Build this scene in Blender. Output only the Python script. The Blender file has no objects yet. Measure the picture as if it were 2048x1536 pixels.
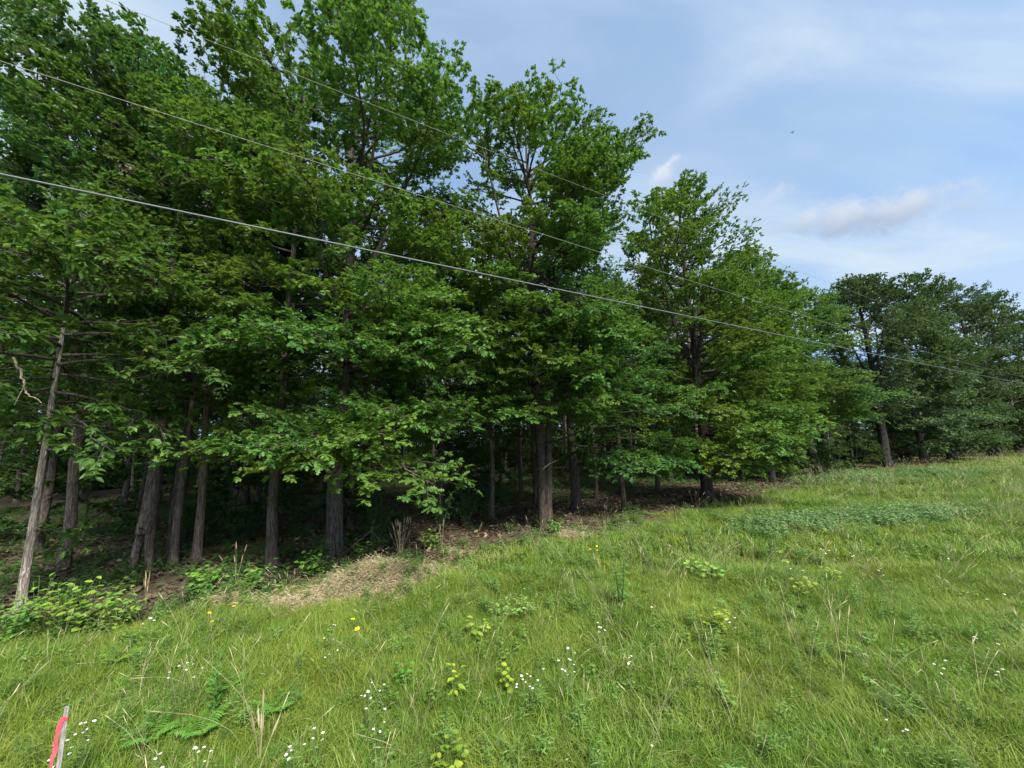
import bpy, math, random
import numpy as np
from mathutils import Vector, Matrix

SC = bpy.context.scene
COL = SC.collection

# ------------------------------------------------------------------ camera
FPX = 770.0                      # focal length in pixels of a 2048 wide frame
PITCH, ROLL, EYE = math.radians(9.0), math.radians(1.5), 2.4
FWD = Vector((0, math.cos(PITCH), math.sin(PITCH)))
R0 = Vector((1, 0, 0)); U0 = Vector((0, -math.sin(PITCH), math.cos(PITCH)))
RIGHT = R0 * math.cos(ROLL) - U0 * math.sin(ROLL)
UP = U0 * math.cos(ROLL) + R0 * math.sin(ROLL)
cam_d = bpy.data.cameras.new('camera')
cam_d.sensor_width = 36.0
cam_d.lens = 36.0 * FPX / 2048.0
cam_d.clip_start, cam_d.clip_end = 0.05, 3000.0
cam = bpy.data.objects.new('camera', cam_d); COL.objects.link(cam)
m = Matrix((RIGHT, UP, -FWD)).transposed().to_4x4(); m.translation = (0, 0, EYE)
cam.matrix_world = m
SC.camera = cam

# ------------------------------------------------------------------ sun, exposure
SUN_EL, SUN_AZ = math.radians(48), math.radians(152)      # azimuth clockwise from +Y (the view)
sun_dir = Vector((math.sin(SUN_AZ) * math.cos(SUN_EL), math.cos(SUN_AZ) * math.cos(SUN_EL), math.sin(SUN_EL)))
sl = bpy.data.lights.new('sun', 'SUN'); sl.energy = 2.5; sl.angle = math.radians(14); sl.color = (1.0, 0.95, 0.86)
so = bpy.data.objects.new('sun', sl); COL.objects.link(so)
so.rotation_euler = sun_dir.to_track_quat('Z', 'Y').to_euler()
so.location = (0, 0, 60)
SC.view_settings.view_transform = 'Standard'
SC.view_settings.look = 'None'
SC.view_settings.gamma = 1.0
SC.view_settings.use_curve_mapping = False
SC.view_settings.exposure = 1.9
SC.render.engine = 'CYCLES'
SC.cycles.max_bounces = 8
SC.cycles.diffuse_bounces = 4
SC.cycles.transmission_bounces = 6
SC.cycles.glossy_bounces = 2
SC.cycles.use_denoising = True
SC.cycles.denoising_prefilter = 'ACCURATE'


class NT:
    """small wrapper for building node trees"""
    def __init__(s, tree):
        s.t = tree; tree.nodes.clear()
    def n(s, typ, ins=None, **props):
        nd = s.t.nodes.new(typ)
        for k, v in props.items(): setattr(nd, k, v)
        for k, v in (ins or {}).items():
            sock = nd.inputs[k]
            if isinstance(v, bpy.types.NodeSocket): s.t.links.new(v, sock)
            else: sock.default_value = v
        return nd
    def math(s, op, a, b=0.0, clamp=False):
        return s.n('ShaderNodeMath', {0: a, 1: b}, operation=op, use_clamp=clamp).outputs[0]
    def mix(s, f, a, b):
        nd = s.n('ShaderNodeMix', data_type='RGBA')
        for i, v in ((0, f), (6, a), (7, b)):
            if isinstance(v, bpy.types.NodeSocket): s.t.links.new(v, nd.inputs[i])
            else: nd.inputs[i].default_value = v if i == 0 else (*v, 1)[:4]
        return nd.outputs[2]
    def ramp(s, f, a, b):
        return s.n('ShaderNodeMapRange', {0: f, 1: a, 2: b}, interpolation_type='SMOOTHSTEP').outputs[0]
    def noise(s, vec, scale, detail=4.0, rough=0.55, dist=0.0):
        return s.n('ShaderNodeTexNoise', {'Vector': vec, 'Scale': scale, 'Detail': detail, 'Roughness': rough, 'Distortion': dist}).outputs[0]
    def vmath(s, op, a, b=None, out=0):
        nd = s.n('ShaderNodeVectorMath', operation=op)
        for i, v in ((0, a), (1, b)):
            if v is None: continue
            if isinstance(v, bpy.types.NodeSocket): s.t.links.new(v, nd.inputs[i])
            else: nd.inputs[i].default_value = v
        return nd.outputs['Value' if out else 'Vector']


# ------------------------------------------------------------------ sky
def pix_dir(px, py):
    return (FWD + RIGHT * ((px - 1024) / FPX) + UP * ((768 - py) / FPX)).normalized()

world = bpy.data.worlds.new('World'); SC.world = world; world.use_nodes = True
w = NT(world.node_tree)
tc = w.n('ShaderNodeTexCoord').outputs['Generated']
lift = w.vmath('NORMALIZE', w.vmath('ADD', w.vmath('MULTIPLY', tc, (1, 1, 0.75)), (0, 0, 0.36)))      # no white band of ground haze low down
sky = w.n('ShaderNodeTexSky', {'Vector': lift}, sky_type='NISHITA', sun_disc=False, sun_elevation=SUN_EL, sun_rotation=SUN_AZ,
          altitude=200.0, air_density=1.0, dust_density=0.5, ozone_density=1.0).outputs[0]
sky = w.n('ShaderNodeMix', {6: sky, 7: (0.80, 0.98, 1.02, 1), 0: 1.0}, data_type='RGBA', blend_type='MULTIPLY').outputs[2]
sep = w.n('ShaderNodeSeparateXYZ', {0: tc})
zz = w.math('ADD', w.math('MAXIMUM', sep.outputs[2], 0.0), 0.18)
cx, cy = w.math('DIVIDE', sep.outputs[0], zz), w.math('DIVIDE', sep.outputs[1], zz)
flat = w.n('ShaderNodeCombineXYZ', {0: cx, 1: cy, 2: 0.0}).outputs[0]
# thin cirrus: streaks drawn out along one direction of the wind, over a broad veil
rot = w.n('ShaderNodeMapping', {'Vector': flat, 'Rotation': (0, 0, math.radians(-35)), 'Scale': (0.7, 1.5, 1)}).outputs[0]
streak = w.ramp(w.noise(rot, 1.3, 6, 0.55, 0.7), 0.36, 0.76)
veil = w.ramp(w.noise(flat, 0.55, 3, 0.5), 0.30, 0.70)
fine = w.noise(rot, 7.0, 5, 0.6, 0.4)
cirrus = w.math('MULTIPLY', streak, w.math('ADD', 0.55, w.math('MULTIPLY', fine, 0.7)))
cirrus = w.math('ADD', w.math('MULTIPLY', cirrus, 0.75), w.math('ADD', 0.18, w.math('MULTIPLY', veil, 0.50)), True)
c1 = w.mix(cirrus, sky, (2.3, 2.75, 3.2))

def puff(prev, px, py, a, b, tilt, dens, top, bottom):
    """one low fair-weather cloud at a direction of the sky"""
    C = pix_dir(px, py)
    e1 = C.cross(Vector((0, 0, 1))).normalized(); e2 = e1.cross(C).normalized()
    t1 = e1 * math.cos(tilt) + e2 * math.sin(tilt); t2 = e2 * math.cos(tilt) - e1 * math.sin(tilt)
    dn = w.math('MAXIMUM', w.vmath('DOT_PRODUCT', tc, C, 1), 0.05)
    u = w.math('DIVIDE', w.vmath('DOT_PRODUCT', tc, t1, 1), dn)
    v = w.math('DIVIDE', w.vmath('DOT_PRODUCT', tc, t2, 1), dn)
    uv = w.n('ShaderNodeCombineXYZ', {0: u, 1: v, 2: px * 0.01}).outputs[0]
    n1 = w.noise(uv, 1.1 / b, 6, 0.6, 0.3)
    n2 = w.noise(uv, 0.35 / b, 3, 0.5, 0.0)
    uu = w.math('DIVIDE', u, a); vv = w.math('DIVIDE', v, b)
    vv = w.math('SUBTRACT', vv, w.math('MULTIPLY', w.math('SUBTRACT', n2, 0.5), 1.4))
    r = w.math('SQRT', w.math('ADD', w.math('MULTIPLY', uu, uu), w.math('MULTIPLY', vv, vv)))
    d = w.math('SUBTRACT', w.math('ADD', 1.0, w.math('MULTIPLY', w.math('SUBTRACT', n1, 0.5), 1.7)), r)
    mask = w.math('MULTIPLY', w.ramp(d, 0.0, 0.75), dens)
    colr = w.mix(w.ramp(w.math('ADD', vv, w.math('MULTIPLY', n1, 0.9)), -0.35, 1.1), bottom, top)
    return w.mix(mask, prev, colr)

c2 = puff(c1, 1715, 432, 0.165, 0.048, math.radians(-13), 0.95, (2.3, 2.6, 3.0), (1.3, 1.6, 2.15))
c2 = puff(c2, 1328, 346, 0.042, 0.034, 0.3, 0.95, (2.7, 2.9, 3.15), (1.8, 2.2, 2.8))
c2 = puff(c2, 1552, 395, 0.036, 0.022, 0.2, 0.55, (2.2, 2.5, 3.0), (1.8, 2.2, 2.8))
bg = w.n('ShaderNodeBackground', {'Color': c2, 'Strength': 0.08})
w.n('ShaderNodeOutputWorld', {'Surface': bg.outputs[0]})

# ------------------------------------------------------------------ places on the ground
TA = math.radians(58)                           # the wood's edge runs towards the right, away from the camera
DX, DY = math.sin(TA), math.cos(TA)             # along the edge
NX, NY = -math.cos(TA), math.sin(TA)            # into the wood

def gp(px, py, z=0.0):
    d = pix_dir(px, py); t = (z - EYE) / d.z
    return Vector((d.x * t, d.y * t, z))
def edge_d(x, y): return NX * x + NY * y
def edge_s(x, y): return DX * x + DY * y

STRAW_SPOTS = [(gp(752, 1182), .80), (gp(610, 1212), .48), (gp(670, 1190), .42), (gp(560, 1216), .3), (gp(905, 1112), .28), (gp(985, 1126), .2), (gp(1146, 1074), .3), (gp(455, 1206), .22), (gp(838, 1150), .35)]
MOUND = gp(750, 1172)
def ground_z(x, y):
    x = np.asarray(x, float); y = np.asarray(y, float)
    z = 0.035 * np.sin(x * 0.9 + 1.3) * np.cos(y * 0.7) + 0.03 * np.sin(x * 0.35 - y * 0.5) + 0.02 * np.sin(2.1 * x + 1.7 * y)
    z = z + 0.33 * np.exp(-(((x - MOUND.x) / 0.6) ** 2 + ((y - MOUND.y) / 0.5) ** 2))
    return z

def vnoise(x, y, s, seed=0):
    """cheap smooth noise in 0..1"""
    x = np.asarray(x) / s; y = np.asarray(y) / s
    xi, yi = np.floor(x), np.floor(y); fx, fy = x - xi, y - yi
    fx, fy = fx * fx * (3 - 2 * fx), fy * fy * (3 - 2 * fy)
    def h(a, b):
        v = np.sin(a * 127.1 + b * 311.7 + seed * 74.7) * 43758.5453
        return v - np.floor(v)
    return (h(xi, yi) * (1 - fx) + h(xi + 1, yi) * fx) * (1 - fy) + (h(xi, yi + 1) * (1 - fx) + h(xi + 1, yi + 1) * fx) * fy


# ------------------------------------------------------------------ mesh building
class MB:
    def __init__(s): s.v, s.f, s.a, s.mi, s.n = [], [], [], [], 0
    def add(s, v, f, var=0.5, mi=0):
        v = np.asarray(v, float).reshape(-1, 3); f = np.asarray(f, int).reshape(-1, 3)
        s.v.append(v); s.f.append(f + s.n); s.n += len(v)
        s.a.append(np.broadcast_to(np.asarray(var, float), (len(v),)).copy()); s.mi.append(np.full(len(f), mi, int))
    def arrays(s):
        return np.concatenate(s.v), np.concatenate(s.f), np.concatenate(s.a), np.concatenate(s.mi)
    def mesh(s, name, mats, smooth=False):
        return to_mesh(name, *s.arrays(), mats, smooth)

def to_mesh(name, v, f, a, mi, mats, smooth=False):
    me = bpy.data.meshes.new(name)
    me.vertices.add(len(v)); me.vertices.foreach_set('co', v.astype(np.float32).ravel())
    me.loops.add(len(f) * 3); me.loops.foreach_set('vertex_index', f.astype(np.int32).ravel())
    me.polygons.add(len(f)); me.polygons.foreach_set('loop_start', np.arange(0, len(f) * 3, 3, dtype=np.int32))
    for mt in mats: me.materials.append(mt)
    me.polygons.foreach_set('material_index', mi.astype(np.int32))
    me.polygons.foreach_set('use_smooth', np.full(len(f), smooth))
    at = me.attributes.new('var', 'FLOAT', 'POINT'); at.data.foreach_set('value', a.astype(np.float32))
    me.update(calc_edges=True); me.validate()
    return me

def link(name, me, parent=None, mat=None, color=None, **props):
    o = bpy.data.objects.new(name, me); COL.objects.link(o)
    if parent is not None: o.parent = parent
    if mat is not None: o.matrix_basis = mat
    if color is not None: o.color = (*color, 1)
    for k, v in props.items():
        if v: o[k] = v
    return o

def thing(name, loc, label, category, group=None, rz=0.0):
    o = bpy.data.objects.new(name, None); COL.objects.link(o)
    o.empty_display_size = 0.2
    o.location = loc; o.rotation_euler = (0, 0, rz)
    o['label'] = label; o['category'] = category
    if group: o['group'] = group
    return o

def norm(a): return a / np.maximum(np.linalg.norm(a, axis=-1, keepdims=True), 1e-9)

def tube(mb, pts, rad, sides=6, var=0.5, mi=0, rough=None, cap=True):
    pts = np.asarray(pts, float); n = len(pts)
    rad = np.broadcast_to(np.asarray(rad, float), (n,))
    tan = norm(np.gradient(pts, axis=0))
    ref = np.array([0, 0, 1.0]) if abs(tan[:, 2]).mean() < 0.8 else np.array([1.0, 0, 0])
    sd = norm(np.cross(tan, ref)); up = np.cross(sd, tan)
    ang = np.linspace(0, 2 * np.pi, sides, endpoint=False)
    rr = rad[:, None] * (np.ones(sides)[None] if rough is None else rough(np.linspace(0, 1, n)[:, None], ang[None]))
    v = pts[:, None] + rr[..., None] * (np.cos(ang)[None, :, None] * sd[:, None] + np.sin(ang)[None, :, None] * up[:, None])
    i = np.arange(n - 1)[:, None] * sides; j = np.arange(sides)[None]; k = (j + 1) % sides
    a, b, c, d = i + j, i + k, i + sides + k, i + sides + j
    f = np.concatenate([np.stack([a, b, c], -1).reshape(-1, 3), np.stack([a, c, d], -1).reshape(-1, 3)])
    v = v.reshape(-1, 3)
    if cap:
        v = np.concatenate([v, pts[-1:]]); t = len(v) - 1; j = np.arange(sides); o = (n - 1) * sides
        f = np.concatenate([f, np.stack([o + j, o + (j + 1) % sides, np.full(sides, t)], -1)])
    mb.add(v, f, var, mi)

# leaf outlines: (along, across, up) with the midrib folded down
def leaf_template(half, fold=0.18, droop=0.12):
    """half outline from base to tip -> two halves meeting at the midrib, fanned from midrib points"""
    h = np.array(half, float); nh = len(h)
    mid = np.stack([h[:, 0], np.zeros(nh)], 1)
    V, F = [], []
    def put(x, y): V.append((x, y, abs(y) * fold - droop * x * x)); return len(V) - 1
    rib = [put(*p) for p in ((0, 0), (0.5, 0), (1, 0))]
    for sgn in (1, -1):
        ids = [put(x, y * sgn) for x, y in h]
        chain = [rib[0]] + ids + [rib[2]]
        for p, q in zip(chain[:-1], chain[1:]):
            F.append((rib[1], p, q) if sgn > 0 else (rib[1], q, p))
    return np.array(V), np.array(F)

LEAF = {
    'oak': leaf_template([(.16, .06), (.34, .25), (.44, .10), (.62, .33), (.72, .13), (.90, .20)]),
    'ovate': leaf_template([(.15, .14), (.42, .27), (.75, .15)], 0.25, 0.2),
    'narrow': leaf_template([(.25, .09), (.6, .08)], 0.3, 0.25),
    'round': leaf_template([(.1, .25), (.45, .42), (.8, .28)], 0.2, 0.15),
    'simple': leaf_template([(.35, .26), (.72, .2)], 0.2, 0.15),
}

def put_leaves(mb, tpl, p, d, nrm, L, var, mi=0, wide=1.0):
    V, F = LEAF[tpl]; N = len(p)
    if N == 0: return
    d = norm(d); sd = norm(np.cross(nrm, d)); up = np.cross(d, sd)
    L = np.broadcast_to(np.asarray(L, float), (N,))[:, None, None]
    v = p[:, None] + L * (V[None, :, 0:1] * d[:, None] + wide * V[None, :, 1:2] * sd[:, None] + V[None, :, 2:3] * up[:, None])
    f = F[None] + (np.arange(N) * len(V))[:, None, None]
    mb.add(v.reshape(-1, 3), f.reshape(-1, 3), np.repeat(var, len(V)), mi)


# ------------------------------------------------------------------ materials
def new_mat(name):
    mt = bpy.data.materials.new(name); mt.use_nodes = True
    return mt, NT(mt.node_tree)

def leaf_mat(name, dark, light, tip, trans=0.42, rough=0.5, spec=0.35, patch=None, tint=True, tip0=0.90):
    """var picks the hue of the single leaf; tip is the young or dry leaf colour of the last few per cent"""
    mt, t = new_mat(name)
    var = t.n('ShaderNodeAttribute', attribute_name='var').outputs['Fac']
    oi = t.n('ShaderNodeObjectInfo')
    c = t.mix(t.ramp(var, 0.0, 0.9), dark, light)
    c = t.mix(t.ramp(var, tip0, 0.99), c, tip)
    pos = t.n('ShaderNodeNewGeometry').outputs['Position']
    if patch:
        c = t.mix(t.ramp(t.noise(pos, patch[0], 3, 0.6), 0.42, 0.68), c, patch[1])
        c = t.mix(t.math('MULTIPLY', t.ramp(oi.outputs['Random'], 0.55, 1.0), 0.6), c, patch[2])
    if tint:
        c = t.n('ShaderNodeMix', {6: c, 7: oi.outputs['Color'], 0: 1.0}, data_type='RGBA', blend_type='MULTIPLY').outputs[2]
    hs = t.n('ShaderNodeHueSaturation', {'Color': c, 'Value': t.math('ADD', 0.8, t.math('MULTIPLY', t.noise(pos, 1.3, 3), 0.4))}).outputs[0]
    pb = t.n('ShaderNodeBsdfPrincipled', {'Base Color': hs, 'Roughness': rough, 'Specular IOR Level': spec})
    back = t.mix(0.5, hs, (0.16, 0.25, 0.02))
    tr = t.n('ShaderNodeBsdfTranslucent', {'Color': back})
    mx = t.n('ShaderNodeMixShader', {0: trans, 1: pb.outputs[0], 2: tr.outputs[0]})
    t.n('ShaderNodeOutputMaterial', {'Surface': mx.outputs[0]})
    return mt

def bark_mat(name, dark, light, scale=9.0, moss=0.25):
    mt, t = new_mat(name)
    oc = t.n('ShaderNodeTexCoord').outputs['Object']
    wr = t.n('ShaderNodeTexNoise', {'Vector': oc, 'Scale': 3.5, 'Detail': 4.0}).outputs['Color']
    ow = t.vmath('ADD', oc, t.vmath('MULTIPLY', t.vmath('SUBTRACT', wr, (.5, .5, .5)), (0.10, 0.10, 0.5)))
    mp = t.n('ShaderNodeMapping', {'Vector': ow, 'Scale': (1, 1, 0.10)}).outputs[0]
    n1 = t.noise(mp, scale * 3.6, 8, 0.72, 0.8)
    vo = t.n('ShaderNodeTexVoronoi', {'Vector': mp, 'Scale': scale * 3.6}, feature='DISTANCE_TO_EDGE').outputs[0]
    h = t.math('ADD', t.math('MULTIPLY', t.ramp(vo, 0.0, 0.30), 0.28), t.math('MULTIPLY', t.ramp(n1, 0.28, 0.72), 0.75))
    oi = t.n('ShaderNodeObjectInfo')
    c = t.mix(t.math('MULTIPLY', t.ramp(h, 0.1, 1.0), t.math('ADD', 0.55, t.math('MULTIPLY', t.noise(oc, 6.0, 5, 0.65), 0.8))), dark, light)
    c = t.mix(t.math('MULTIPLY', t.ramp(t.noise(oc, 2.2, 5, 0.6), 0.5, 0.72), moss), c, (0.13, 0.16, 0.10))
    c = t.n('ShaderNodeMix', {6: c, 7: oi.outputs['Color'], 0: 1.0}, data_type='RGBA', blend_type='MULTIPLY').outputs[2]
    bp = t.n('ShaderNodeBump', {'Height': h, 'Strength': 0.9, 'Distance': 0.03})
    pb = t.n('ShaderNodeBsdfPrincipled', {'Base Color': c, 'Roughness': 0.9, 'Specular IOR Level': 0.15, 'Normal': bp.outputs[0]})
    t.n('ShaderNodeOutputMaterial', {'Surface': pb.outputs[0]})
    return mt

def plain_mat(name, color, rough=0.6, vary=0.25, scale=8.0, spec=0.3, metal=0.0):
    mt, t = new_mat(name)
    oc = t.n('ShaderNodeTexCoord').outputs['Object']
    k = t.math('ADD', 1 - vary, t.math('MULTIPLY', t.noise(oc, scale, 5, 0.6), 2 * vary))
    c = t.n('ShaderNodeHueSaturation', {'Color': (*color, 1), 'Value': k}).outputs[0]
    pb = t.n('ShaderNodeBsdfPrincipled', {'Base Color': c, 'Roughness': rough, 'Specular IOR Level': spec, 'Metallic': metal})
    t.n('ShaderNodeOutputMaterial', {'Surface': pb.outputs[0]})
    return mt

M = {}
M['oak_leaf'] = leaf_mat('oak_leaf', (0.042, 0.130, 0.040), (0.090, 0.214, 0.046), (0.17, 0.25, 0.03), patch=(0.35, (0.10, 0.20, 0.032), (0.125, 0.21, 0.028)))
M['broad_leaf'] = leaf_mat('broad_leaf', (0.040, 0.095, 0.025), (0.085, 0.15, 0.030), (0.17, 0.19, 0.03))
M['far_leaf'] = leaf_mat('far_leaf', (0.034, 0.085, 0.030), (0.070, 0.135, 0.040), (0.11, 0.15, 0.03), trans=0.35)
M['bark'] = bark_mat('bark', (0.055, 0.046, 0.040), (0.24, 0.20, 0.175))
M['grass'] = leaf_mat('grass_blade', (0.082, 0.185, 0.026), (0.190, 0.300, 0.038), (0.42, 0.39, 0.18), trans=0.4, rough=0.55,
                      patch=(0.55, (0.25, 0.31, 0.05), (0.20, 0.315, 0.026)), tint=False, tip0=0.85)
M['straw'] = leaf_mat('dry_straw', (0.27, 0.215, 0.125), (0.50, 0.43, 0.26), (0.56, 0.50, 0.33), trans=0.2, rough=0.8, tint=False)
M['weed'] = leaf_mat('weed_leaf', (0.10, 0.215, 0.044), (0.19, 0.31, 0.058), (0.25, 0.25, 0.03), trans=0.35)
M['under_leaf'] = leaf_mat('under_leaf', (0.045, 0.125, 0.034), (0.10, 0.21, 0.045), (0.2, 0.25, 0.03))
M['weed_stem'] = plain_mat('weed_stem', (0.10, 0.14, 0.05))
M['litter'] = leaf_mat('litter_leaf', (0.060, 0.042, 0.028), (0.145, 0.105, 0.068), (0.24, 0.19, 0.12), trans=0.1, rough=0.8, tint=False)
M['petal'] = plain_mat('petal', (0.82, 0.82, 0.80), 0.6, 0.03)
M['disc'] = plain_mat('flower_disc', (0.75, 0.52, 0.05), 0.7)
M['yellow_petal'] = plain_mat('yellow_petal', (0.85, 0.52, 0.015), 0.6, 0.1)

# ------------------------------------------------------------------ ground
def make_ground():
    def axis(lo, hi, step, far):
        core = np.arange(lo, hi, step)
        g = step * 1.35 ** np.arange(1, 40); g = np.cumsum(g); g = g[g < far]
        return np.concatenate([lo - g[::-1], core, core[-1] + g])
    xs, ys = axis(-30, 60, 0.45, 900), axis(-8, 60, 0.45, 900)
    X, Y = np.meshgrid(xs, ys)
    fade = np.clip(1 - (np.hypot(X, Y) - 60) / 200, 0, 1)
    Z = ground_z(X, Y) * fade
    nx, ny = len(xs), len(ys)
    i = (np.arange(ny - 1)[:, None] * nx + np.arange(nx - 1)[None]).ravel()
    f = np.concatenate([np.stack([i, i + 1, i + nx + 1], -1), np.stack([i, i + nx + 1, i + nx], -1)])
    mt, t = new_mat('ground')
    pos = t.n('ShaderNodeNewGeometry').outputs['Position']
    d = t.vmath('DOT_PRODUCT', pos, (NX, NY, 0), 1)
    n1 = t.noise(pos, 0.8, 5, 0.6); n2 = t.noise(pos, 9.0, 6, 0.7); n3 = t.noise(pos, 45.0, 4, 0.7)
    wood = t.ramp(t.math('ADD', d, t.math('MULTIPLY', t.math('SUBTRACT', n1, 0.5), 3.0)), 7.7, 8.9)
    thatch = t.mix(t.ramp(n2, 0.35, 0.7), (0.055, 0.075, 0.022), (0.15, 0.135, 0.060))
    thatch = t.mix(t.ramp(n1, 0.45, 0.7), thatch, (0.075, 0.11, 0.028))
    lit = t.mix(t.ramp(n2, 0.3, 0.7), (0.042, 0.031, 0.022), (0.105, 0.078, 0.052))
    lit = t.mix(t.math('MULTIPLY', t.ramp(n1, 0.5, 0.75), 0.6), lit, (0.05, 0.065, 0.025))
    c = t.mix(wood, thatch, lit)
    for q, r in STRAW_SPOTS:                          # bare tan soil showing under the cut straw
        df = t.vmath('LENGTH', t.vmath('DIVIDE', t.vmath('SUBTRACT', pos, (q.x, q.y, 0)), (r * 1.25, r, 3.0)), None, 1)
        soil = t.mix(t.ramp(n2, 0.35, 0.7), (0.17, 0.115, 0.07), (0.34, 0.25, 0.165))
        c = t.mix(t.math('SUBTRACT', 1.0, t.ramp(t.math('ADD', df, t.math('MULTIPLY', t.math('SUBTRACT', n2, .5), .8)), 0.75, 1.15)), c, soil)
    c = t.n('ShaderNodeHueSaturation', {'Color': c, 'Value': t.math('ADD', 0.6, t.math('MULTIPLY', n3, 0.8))}).outputs[0]
    bp = t.n('ShaderNodeBump', {'Height': t.math('ADD', n2, t.math('MULTIPLY', n3, 0.4)), 'Strength': 0.8, 'Distance': 0.05})
    pb = t.n('ShaderNodeBsdfPrincipled', {'Base Color': c, 'Roughness': 0.95, 'Specular IOR Level': 0.1, 'Normal': bp.outputs[0]})
    t.n('ShaderNodeOutputMaterial', {'Surface': pb.outputs[0]})
    me = to_mesh('ground', np.stack([X.ravel(), Y.ravel(), Z.ravel()], 1), f, np.zeros(nx * ny), np.zeros(len(f), int), [mt], True)
    link('ground', me, kind='structure')
make_ground()

# ------------------------------------------------------------------ boughs: a wooden mesh and its leaves
def bough_data(L, tpl, leaf, seed, per_twig=6, dens=1.0, droop=0.16, flat=0.4, narrow=1.0):
    rng = np.random.default_rng(seed)
    wood, fol = MB(), MB()
    twigs_p, twigs_d = [], []
    n = 7; s = np.linspace(0, 1, n)
    wob = np.cumsum(rng.normal(0, 0.045, (n, 2)), 0) * L * s[:, None]
    ax = np.stack([s * L, wob[:, 0], wob[:, 1] * 0.5 + L * (0.10 * s - droop * s * s)], 1)
    r0 = 0.010 + 0.0105 * L
    tube(wood, ax, r0 * (1 - 0.85 * s), 5)
    def axp(q):
        return np.array([np.interp(q, s, ax[:, k]) for k in range(3)])
    def axd(q): return norm(axp(min(q + .03, 1)) - axp(max(q - .03, 0)))
    n2 = max(5, int(L * 5.2 * dens))
    for i in range(n2):
        q = (0.16 if L < 1.2 else 0.34) + (0.82 if L < 1.2 else 0.64) * (i + rng.uniform(0, .8)) / n2
        side = 1 if i % 2 else -1
        ang = side * math.radians(rng.uniform(38, 66))
        d = axd(q); ca, sa = math.cos(ang), math.sin(ang)
        d2 = np.array([d[0] * ca - d[1] * sa, d[0] * sa + d[1] * ca, d[2] + rng.normal(0.06, flat * 0.5)]); d2 = norm(d2)
        l2 = (0.18 + 0.42 * L * (1 - 0.72 * q) * min(1, q * 2.6)) * rng.uniform(.7, 1.15)
        p0 = axp(q); k = max(3, int(l2 / 0.28) + 2); u = np.linspace(0, 1, k)
        p2 = p0 + d2 * (u * l2)[:, None] + np.cumsum(rng.normal(0, 0.02, (k, 3)), 0) * l2 * u[:, None]
        p2[:, 2] -= 0.10 * l2 * u * u
        tube(wood, p2, (0.0045 + 0.006 * l2) * (1 - 0.8 * u), 3)
        nt = max(2, int(l2 / 0.09))
        for j in range(nt):
            uq = (j + rng.uniform(.2, 1)) / nt
            pt = np.array([np.interp(uq, u, p2[:, c]) for c in range(3)])
            a = (1 if j % 2 else -1) * math.radians(rng.uniform(20, 75)) * (1 - 0.5 * uq)
            ca, sa = math.cos(a), math.sin(a)
            dt = norm(np.array([d2[0] * ca - d2[1] * sa, d2[0] * sa + d2[1] * ca, d2[2] + rng.normal(0.10, flat)]))
            lt = rng.uniform(.08, .26) * (1 + .25 * (L > 2))
            twigs_p.append(pt + dt * lt); twigs_d.append(dt)
            v = np.array([pt, pt + [0, 0, .006], pt + dt * lt]); wood.add(v, [(0, 1, 2)])
        twigs_p.append(p2[-1]); twigs_d.append(d2)
    for q in np.linspace(0.7, 1, 4): twigs_p.append(axp(q) + rng.normal(0, .05, 3)); twigs_d.append(axd(q))
    P, D = np.array(twigs_p), np.array(twigs_d); T = len(P); k = per_twig
    a = np.linspace(-1.45, 1.45, k)[None] + rng.normal(0, .25, (T, k))
    side = norm(np.cross(np.array([0, 0, 1.0]) + rng.normal(0, .25, (T, 3)), D))
    dirs = D[:, None] * np.cos(a)[..., None] + side[:, None] * np.sin(a)[..., None]
    dirs[..., 2] += rng.normal(-0.12, 0.28, (T, k))
    pos = P[:, None] - D[:, None] * rng.uniform(0, .09, (T, k))[..., None]
    nr = np.array([0, 0, 1.0]) + rng.normal(0, .42, (T, k, 3))
    ln = leaf * rng.uniform(.72, 1.18, (T, k))
    var = np.clip(rng.uniform(0, 1, (T, 1)) * 0.5 + rng.uniform(0, .52, (T, k)), 0, 1)
    put_leaves(fol, tpl, pos.reshape(-1, 3), dirs.reshape(-1, 3), nr.reshape(-1, 3), ln.ravel(), var.ravel(), 0, narrow)
    return wood.arrays(), fol.arrays()

CLASSES = [0.9, 1.5, 2.3, 3.3]
BOUGH = {}
def bough_set(species, tpl, leaf, mat, seed, per_twig=6, dens=1.0, variants=3, **kw):
    BOUGH[species] = []
    for ci, L in enumerate(CLASSES):
        row = []
        for k in range(variants):
            wd, fl = bough_data(L, tpl, leaf, seed + ci * 10 + k, per_twig, dens, **kw)
            row.append((to_mesh('bough', *wd, [M['bark']], True), to_mesh('foliage', *fl, [mat]), wd, fl))
        BOUGH[species].append(row)
bough_set('oak', 'oak', 0.108, M['oak_leaf'], 100, per_twig=9)
bough_set('broad', 'ovate', 0.125, M['broad_leaf'], 200, per_twig=7, droop=0.3, flat=0.5)
bough_set('far', 'simple', 0.145, M['far_leaf'], 300, per_twig=7, flat=0.8, droop=0.05, dens=0.9)

def interp_profile(prof, h):
    hs = [p[0] for p in prof]; rs = [p[1] for p in prof]
    return float(np.interp(h, hs, rs))

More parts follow.
